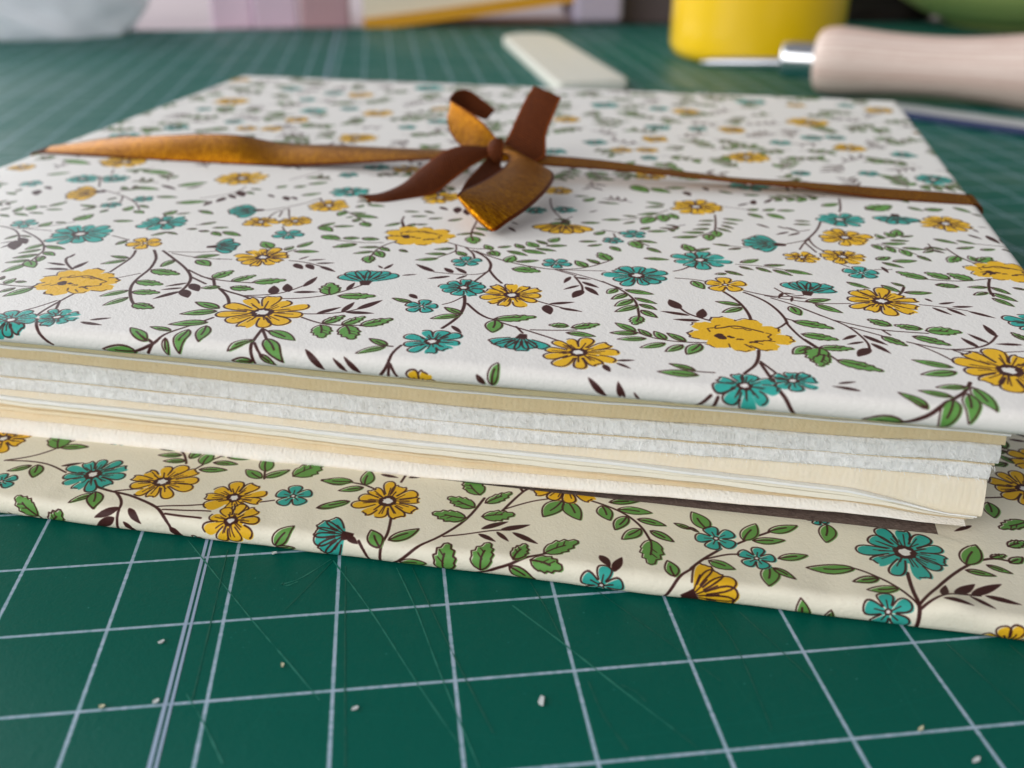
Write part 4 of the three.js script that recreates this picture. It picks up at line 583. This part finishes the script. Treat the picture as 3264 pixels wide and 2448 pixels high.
function ribbonStrip(name, secs, curl = 0, face = 1, thick = 0.022, dull = satin.brown) {   // face: which side of the strip is the gold one
  const c1 = new THREE.CatmullRomCurve3(secs.map((s) => s[0]), false, 'centripetal'), c2 = new THREE.CatmullRomCurve3(secs.map((s) => s[1]), false, 'centripetal');
  const n = secs.length * 12, m = 8, p1 = [...Array(n + 1)].map((_, k) => c1.getPoint(k / n)), p2 = [...Array(n + 1)].map((_, k) => c2.getPoint(k / n));
  let len = 0; const acc = [0]; for (let k = 1; k <= n; k++) { len += (p1[k].distanceTo(p1[k - 1]) + p2[k].distanceTo(p2[k - 1])) / 2; acc.push(len); }
  const mid = (i, t, off) => { const p = p1[i].clone().lerp(p2[i], t), k = Math.min(i, n - 1); const al = p1[k + 1].clone().lerp(p2[k + 1], t).sub(p1[k].clone().lerp(p2[k], t)), ac = p2[i].clone().sub(p1[i]), nn = al.cross(ac).normalize(); p.addScaledVector(nn, off + curl * (4 * t * (1 - t))); return B(p.x, p.y - 2.17, p.z); };
  const side = (off) => gridGeo(m, n, (u, v, i, j) => mid(j, u, off), (u, v, i, j) => [acc[j] / 1.2, u]);
  const top = side(thick / 2), bot = side(-thick / 2); bot.index.array.reverse(); bot.computeVertexNormals();
  const e = (t) => gridGeo(1, n, (u, v, i, j) => mid(j, t, (u - 0.5) * thick), (u, v, i, j) => [acc[j] / 1.2, t]);
  const front = face > 0 ? top : bot, rear = face > 0 ? bot : top;
  const m0 = mesh(name, mergeGeometries([front, e(0), e(1)]), satin.gold, ribbon); mesh('reverse_side', rear, dull, m0); return m0;
}
ribbonStrip('strap', ribbonPaths.strap, 0.05);
const bronze = satin.brown.clone(); bronze.map = satin.gold.map; bronze.color = new THREE.Color(0.42, 0.40, 0.40);  // gold weave darkened: shade of the right strap put into its colour
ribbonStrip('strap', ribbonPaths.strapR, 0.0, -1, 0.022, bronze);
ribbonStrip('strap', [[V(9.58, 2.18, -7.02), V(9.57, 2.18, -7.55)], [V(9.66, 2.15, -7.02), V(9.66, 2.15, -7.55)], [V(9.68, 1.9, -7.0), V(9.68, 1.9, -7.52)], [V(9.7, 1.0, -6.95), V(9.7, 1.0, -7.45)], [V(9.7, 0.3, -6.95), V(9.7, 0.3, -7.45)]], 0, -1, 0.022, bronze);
ribbonStrip('strap', [[V(-4.0, 2.19, -7.05), V(-4.0, 2.18, -7.5)], [V(-4.22, 2.16, -7.05), V(-4.22, 2.16, -7.52)], [V(-4.26, 1.9, -7.0), V(-4.26, 1.9, -7.52)], [V(-4.28, 1.0, -6.95), V(-4.28, 1.0, -7.45)], [V(-4.28, 0.15, -6.95), V(-4.28, 0.15, -7.45)]]);
ribbonStrip('bow_loop', ribbonPaths.loop, 0.03);
ribbonStrip('bow_tail', ribbonPaths.tailUL, 0.02, -1);
ribbonStrip('bow_tail', ribbonPaths.tailUR, -0.03);
ribbonStrip('bow_tail', ribbonPaths.tailLL, 0.05, -1);
{
  const k = new THREE.SphereGeometry(1, 28, 20), p = k.attributes.position;
  for (let i = 0; i < p.count; i++) { const v = V(p.getX(i), p.getY(i), p.getZ(i)), d = 1 + 0.16 * nz(v.x * 2.2, v.y * 2.2, v.z * 2.2); p.setXYZ(i, v.x * 0.2 * d, v.y * 0.11 * d, v.z * 0.18 * d); }
  k.computeVertexNormals(); const q = B(3.2, 2.5 - 2.17, -7.2); k.translate(q.x, q.y, q.z); mesh('knot', k, satin.gold, ribbon);
}
ribbonStrip('knot_wrap', ribbonPaths.wrap, 0.05, -1, 0.03);

// ------------------------------------------------------------------ tools and things behind the book
const awl = thing('awl', 'bookbinding awl with a pale turned wooden handle lying behind the book', 'awl', [17.78, 0, -23.26], 0);
{
  const ang = -0.5, place = (g, tilt, lift = 0) => { g.rotateZ(Math.PI / 2); g.rotateZ(tilt); g.rotateY(ang); g.translate(0, 1.04 + lift, 0); return g; };   // lathe axis +y turns to -x, the spike side
  const wood = (() => { const n = 512, c = document.createElement('canvas'); c.width = c.height = n; const g = c.getContext('2d'); g.fillStyle = '#e8d3c6'; g.fillRect(0, 0, n, n); for (let k = 0; k < 500; k++) { g.fillStyle = rnd() < 0.6 ? 'rgba(165,110,90,0.13)' : 'rgba(255,240,230,0.16)'; g.fillRect(rnd() * n, 0, rr(1, 5), n); } for (let k = 0; k < 700; k++) { g.fillStyle = 'rgba(150,100,80,0.22)'; g.fillRect(rnd() * n, rnd() * n, 1.5, rr(6, 26)); } const t = new THREE.CanvasTexture(c); t.colorSpace = THREE.SRGBColorSpace; t.wrapS = t.wrapT = THREE.RepeatWrapping; return t; })();
  const prof = [[0, 0.62], [0.35, 0.60], [0.75, 0.52], [0.95, 0.35], [1.03, 0.05], [1.04, -0.3], [1.0, -0.8], [0.93, -1.6], [0.89, -2.6], [0.90, -3.6], [1.0, -4.8], [1.15, -6], [1.24, -7.2], [1.22, -8.2], [1.05, -9.1], [0.7, -9.7], [0, -9.9]].reverse();
  const sp = new THREE.SplineCurve(prof.map(([r, y]) => new THREE.Vector2(Math.max(0, r), y)));
  mesh('handle', place(new THREE.LatheGeometry(sp.getPoints(120).map((p) => new THREE.Vector2(Math.max(0, p.x), p.y)), 56), 0), new THREE.MeshPhysicalMaterial({ map: wood, roughness: 0.55 }), awl);
  mesh('ferrule', place(new THREE.LatheGeometry([[0, 0.5], [0.58, 0.5], [0.6, 0.54], [0.6, 1.3], [0.57, 1.5], [0.5, 1.58], [0.16, 1.6], [0, 1.6]].map(([r, y]) => new THREE.Vector2(r, y)), 40), 0.0, -0.02), new THREE.MeshStandardMaterial({ color: col('#d8d8da'), metalness: 1, roughness: 0.2 }), awl);
  mesh('spike', place(new THREE.LatheGeometry([[0, 1.55], [0.18, 1.55], [0.175, 3.0], [0.14, 3.8], [0.07, 4.1], [0, 4.2]].map(([r, y]) => new THREE.Vector2(r, y)), 20), 0.055, -0.06), new THREE.MeshStandardMaterial({ color: col('#c9c9cf'), metalness: 1, roughness: 0.3 }), awl);
}
const bone = thing('bone_folder', 'ivory white bone folder lying flat on the mat just behind the book', 'bone folder', [10.05, 0, -30.6], 0);
{
  const sh = new THREE.Shape(); sh.moveTo(-1.0, -6.4); sh.lineTo(1.05, -6.1); sh.quadraticCurveTo(1.18, -5.9, 1.15, -5.6); sh.lineTo(1.0, 4.4); sh.quadraticCurveTo(0.8, 5.6, 0.0, 5.7); sh.quadraticCurveTo(-0.95, 5.6, -1.08, 4.6); sh.lineTo(-1.12, -6.2); sh.quadraticCurveTo(-1.1, -6.38, -1.0, -6.4);
  const g = new THREE.ExtrudeGeometry(sh, { depth: 0.2, bevelEnabled: true, bevelThickness: 0.09, bevelSize: 0.1, bevelSegments: 4, curveSegments: 14 }); g.rotateX(-Math.PI / 2); g.translate(0, 0.1, 0); g.rotateY(0.04);
  mesh('blade', g, new THREE.MeshPhysicalMaterial({ map: tinted('#eceadf', '#dcd8c8'), roughness: 0.35 }), bone);
}
const ruler = thing('ruler', 'narrow pale steel ruler with a dark blue edge, right of the book', 'ruler', [22.5, 0, -15.5], Math.atan2(-2.3, 1.95));
{
  const g = new RoundedBoxGeometry(17, 0.14, 1.25, 2, 0.04); g.translate(1.9, 0.09, -0.15); mesh('blade', g, new THREE.MeshStandardMaterial({ color: col('#bfc6c6'), roughness: 0.4, metalness: 0.35 }), ruler);
  const e = new RoundedBoxGeometry(17, 0.2, 0.2, 2, 0.05); e.translate(1.9, 0.115, 0.57); mesh('edge_strip', e, new THREE.MeshStandardMaterial({ color: col('#27345a'), roughness: 0.5 }), ruler);
}
const jar = thing('glue_pot', 'bright yellow plastic pot standing behind the awl', 'pot', [18.2, 0, -31.6]);
{
  const yel = new THREE.MeshPhysicalMaterial({ color: col('#f9ca00'), roughness: 0.3, clearcoat: 0.7, clearcoatRoughness: 0.2 });
  const pr = [[0, 0.1], [2.6, 0.1], [2.85, 0.02], [3.02, 0.05], [3.2, 0.24], [3.28, 0.6], [3.3, 1.1], [3.3, 8.2], [3.22, 8.35]];
  mesh('body', new THREE.LatheGeometry(new THREE.SplineCurve(pr.map(([r, y]) => new THREE.Vector2(r, y))).getPoints(60), 72), yel, jar);
  mesh('lid', new THREE.LatheGeometry([[3.0, 8.3], [3.44, 8.32], [3.5, 8.45], [3.5, 9.6], [3.35, 9.8], [0, 9.85]].map(([r, y]) => new THREE.Vector2(r, y)), 72), new THREE.MeshStandardMaterial({ color: col('#e8b400'), roughness: 0.45 }), jar);
}
const bowl = thing('green_bowl', 'apple green rounded bowl at the right edge behind the awl', 'bowl', [34.2, 0, -40.2]);
{
  const pr = [[0, 0.25], [2.4, 0.2], [2.7, 0.0], [3.0, 0.02], [3.4, 0.28], [4.6, 0.75], [6.2, 1.8], [7.4, 3.4], [8.1, 5.4], [8.35, 7.4], [8.25, 7.6], [8.05, 7.4], [7.7, 5.4], [6.9, 3.6], [5.6, 2.2], [3.6, 1.2], [0, 0.9]];
  mesh('shell', new THREE.LatheGeometry(new THREE.SplineCurve(pr.map(([r, y]) => new THREE.Vector2(Math.max(0, r), y))).getPoints(110), 80), new THREE.MeshPhysicalMaterial({ color: col('#dbe88c'), roughness: 0.4 }), bowl);
}
function crumpled(rx, ry, rz, amp, f, s) {
  const g = new THREE.SphereGeometry(1, 90, 60), p = g.attributes.position;
  for (let i = 0; i < p.count; i++) { const x = p.getX(i), y = p.getY(i), z = p.getZ(i); const d = 1 + amp * (1 - 2 * Math.abs(nz(x * f + s, y * f, z * f))) + amp * 0.5 * (1 - 2 * Math.abs(nz(x * f * 2.3, y * f * 2.3 + s, z * f * 2.3))); p.setXYZ(i, x * rx * d, Math.max(-ry * 0.55, y * ry * d), z * rz * d); }
  g.computeVertexNormals(); g.translate(0, ry * 0.55 + 0.01, 0); return g;
}
tag(mesh('crumpled_cloth', crumpled(5.6, 3.2, 3.4, 0.11, 1.3, 3), new THREE.MeshPhysicalMaterial({ color: col('#f8fafd'), roughness: 0.95, transmission: 0.4, thickness: 0 }), scene), 'crumpled white cloth heaped at the far left corner of the mat', 'cloth').position.set(-12.6 * S, 0, -41.6 * S);
const TY = -0.32;                                        // the table's surface beyond the mat
function smallBox(label, x, z, w, h, d, hex, turn) {
  const t = thing('small_box', label, 'box', [x, TY, z], turn, 'small boxes in a row behind the mat');
  const g = new RoundedBoxGeometry(w, h, d, 4, 0.18); g.translate(0, h / 2 + 0.12, 0); mesh('carton', g, new THREE.MeshStandardMaterial({ color: col(hex), roughness: 0.6 }), t);
  const b = new RoundedBoxGeometry(w * 0.86, 0.14, d * 0.86, 1, 0.03); b.translate(0, 0.07, 0); mesh('foot', b, new THREE.MeshStandardMaterial({ color: col('#2c2628'), roughness: 0.7 }), t);
}
smallBox('pale lilac small box, leftmost of the three behind the mat', -3.4, -44.6, 1.9, 4.2, 2.2, '#eed3e4', 0.12);
smallBox('mauve small box between the lilac and the brown one', -1.35, -44.6, 2.1, 4.0, 2.2, '#dcc3d4', 0.1);
smallBox('brownish mauve small box, rightmost of the three behind the mat', 1.0, -44.6, 2.35, 3.8, 2.2, '#b8959b', 0.08);
const packet = thing('paper_packet', 'cream paper packet with a curled yellow underside, left of the yellow pot', 'packet', [8.5, TY, -45.5]);
{
  const lift = (t) => 0.25 + 1.5 * Math.pow(t, 1.1), slab = (y0, y1, z0, z1) => { const fr = (u, v, q) => { const t = u; return V(lerp(-5.6, 6.6, t), lift(t) + q, lerp(z0, z1, v)); }; const a = gridGeo(30, 8, (u, v) => fr(u, v, y1)), b = gridGeo(30, 8, (u, v) => fr(u, v, y0)); a.index.array.reverse(); a.computeVertexNormals(); const e = gridGeo(30, 2, (u, v) => { const p = fr(u, 1, lerp(y0, y1, v)); return p; }); return mergeGeometries([a, b, e]); };
  const ds = THREE.DoubleSide;
  mesh('yellow_sheet', slab(-0.1, 0.42, -4, 3.2), new THREE.MeshStandardMaterial({ color: col('#d89b1c'), roughness: 0.6, side: ds }), packet);
  mesh('cream_sheet', slab(0.44, 3.2, -4, 3.0), new THREE.MeshStandardMaterial({ color: col('#e6d9c2'), roughness: 0.7, side: ds }), packet);
  const w = new RoundedBoxGeometry(2.4, 2.6, 4, 3, 0.3); w.translate(5.6, 1.7, 1.4); mesh('wrapper', w, new THREE.MeshStandardMaterial({ color: col('#b9aec4'), roughness: 0.5 }), packet);
}
const dark1 = thing('dark_box', 'dark brown box between the packet and the yellow pot', 'box', [16.4, TY, -46.5]);
{ const g = new RoundedBoxGeometry(4.2, 5, 4, 3, 0.3); g.translate(0, 2.5, 0); mesh('carton', g, new THREE.MeshStandardMaterial({ color: col('#5d5355'), roughness: 0.8 }), dark1); const l = new RoundedBoxGeometry(4.3, 0.8, 4.1, 2, 0.1); l.translate(0, 5.2, 0); mesh('lid', l, new THREE.MeshStandardMaterial({ color: col('#3a3132'), roughness: 0.8 }), dark1); }
tag(mesh('dark_pouch', crumpled(5.4, 3.0, 2.6, 0.12, 1.4, 9), new THREE.MeshStandardMaterial({ color: col('#2a2422'), roughness: 0.85 }), scene), 'dark crumpled pouch between the yellow pot and the green bowl', 'pouch').position.set(27.6 * S, TY * S, -45.6 * S);

// ------------------------------------------------------------------ scraps of paper on the mat
const scrapMat = new THREE.MeshStandardMaterial({ color: col('#c9ccca'), roughness: 0.9 }), crumbMat = new THREE.MeshStandardMaterial({ color: col('#c4bf9f'), roughness: 0.9 });
function scrap(label, x, z, size, turn, m = scrapMat) {  // a torn flake: a small uneven polygon, curled and lying aslant
  const n = 5 + Math.floor(rnd() * 3), ph = rr(0, 6), pts = [...Array(n)].map((_, k) => { const a = ph + k / n * 6.283 + rr(-0.3, 0.3), q = size * rr(0.6, 1.15); return [Math.cos(a) * q * 1.25, Math.sin(a) * q * 0.7]; });
  const pos = [], idx = [], lift = rr(0.25, 0.6) * size, t = 0.012; for (const e of [t, 0]) { pos.push(0, e + size * 0.12, 0); pts.forEach(([a, b], k) => pos.push(a, e + 0.004 + (k % 2 ? lift * 0.25 : 0) + Math.max(0, a / size) * lift * 0.55, b)); }
  for (let k = 0; k < n; k++) { const a = 1 + k, b = 1 + (k + 1) % n, o = n + 1; idx.push(0, b, a, o, a + o, b + o, a, b, b + o, a, b + o, a + o); }
  const g0 = new THREE.BufferGeometry(); g0.setAttribute('position', new THREE.Float32BufferAttribute(pos, 3)); g0.setIndex(idx); const g = g0.toNonIndexed(); g.computeVertexNormals();
  g.rotateY(turn); const o = mesh('paper_scrap', g, m, scene); o.position.set(x * S, 0.006 * S, z * S); tag(o, label, 'paper scrap', 'scraps of paper on the mat');
}
scrap('largest white paper scrap, in the middle of a mat square', 4.67, 2.34, 0.042, 1.2);
scrap('oblong white paper flake left of the double grid line', 1.51, 1.24, 0.03, 0.9);
scrap('pale three-cornered scrap beside a vertical cut mark near the bottom centre', 3.19, 2.24, 0.028, 0.3);
scrap('curled pinkish scrap touching a cross line left of the double line', 1.18, 1.98, 0.03, -0.4, crumbMat);
scrap('tiny cream crumb alone in a square at the centre left', 2.57, 1.66, 0.022, 1.5, crumbMat);
scrap('small scrap lying on a grid line just left of the double line', 1.60, 1.97, 0.026, 0.2);
scrap('thin flake beside the folded edge of the back cover', 2.36, 0.03, 0.026, 0.1);
scrap('tiny crumb on a grid line at the lower right', 7.56, 2.98, 0.024, 0.6, crumbMat);
scrap('pale scrap at the bottom edge of the picture, far right', 7.82, 3.33, 0.034, 0.4);


renderer.render(scene, camera);
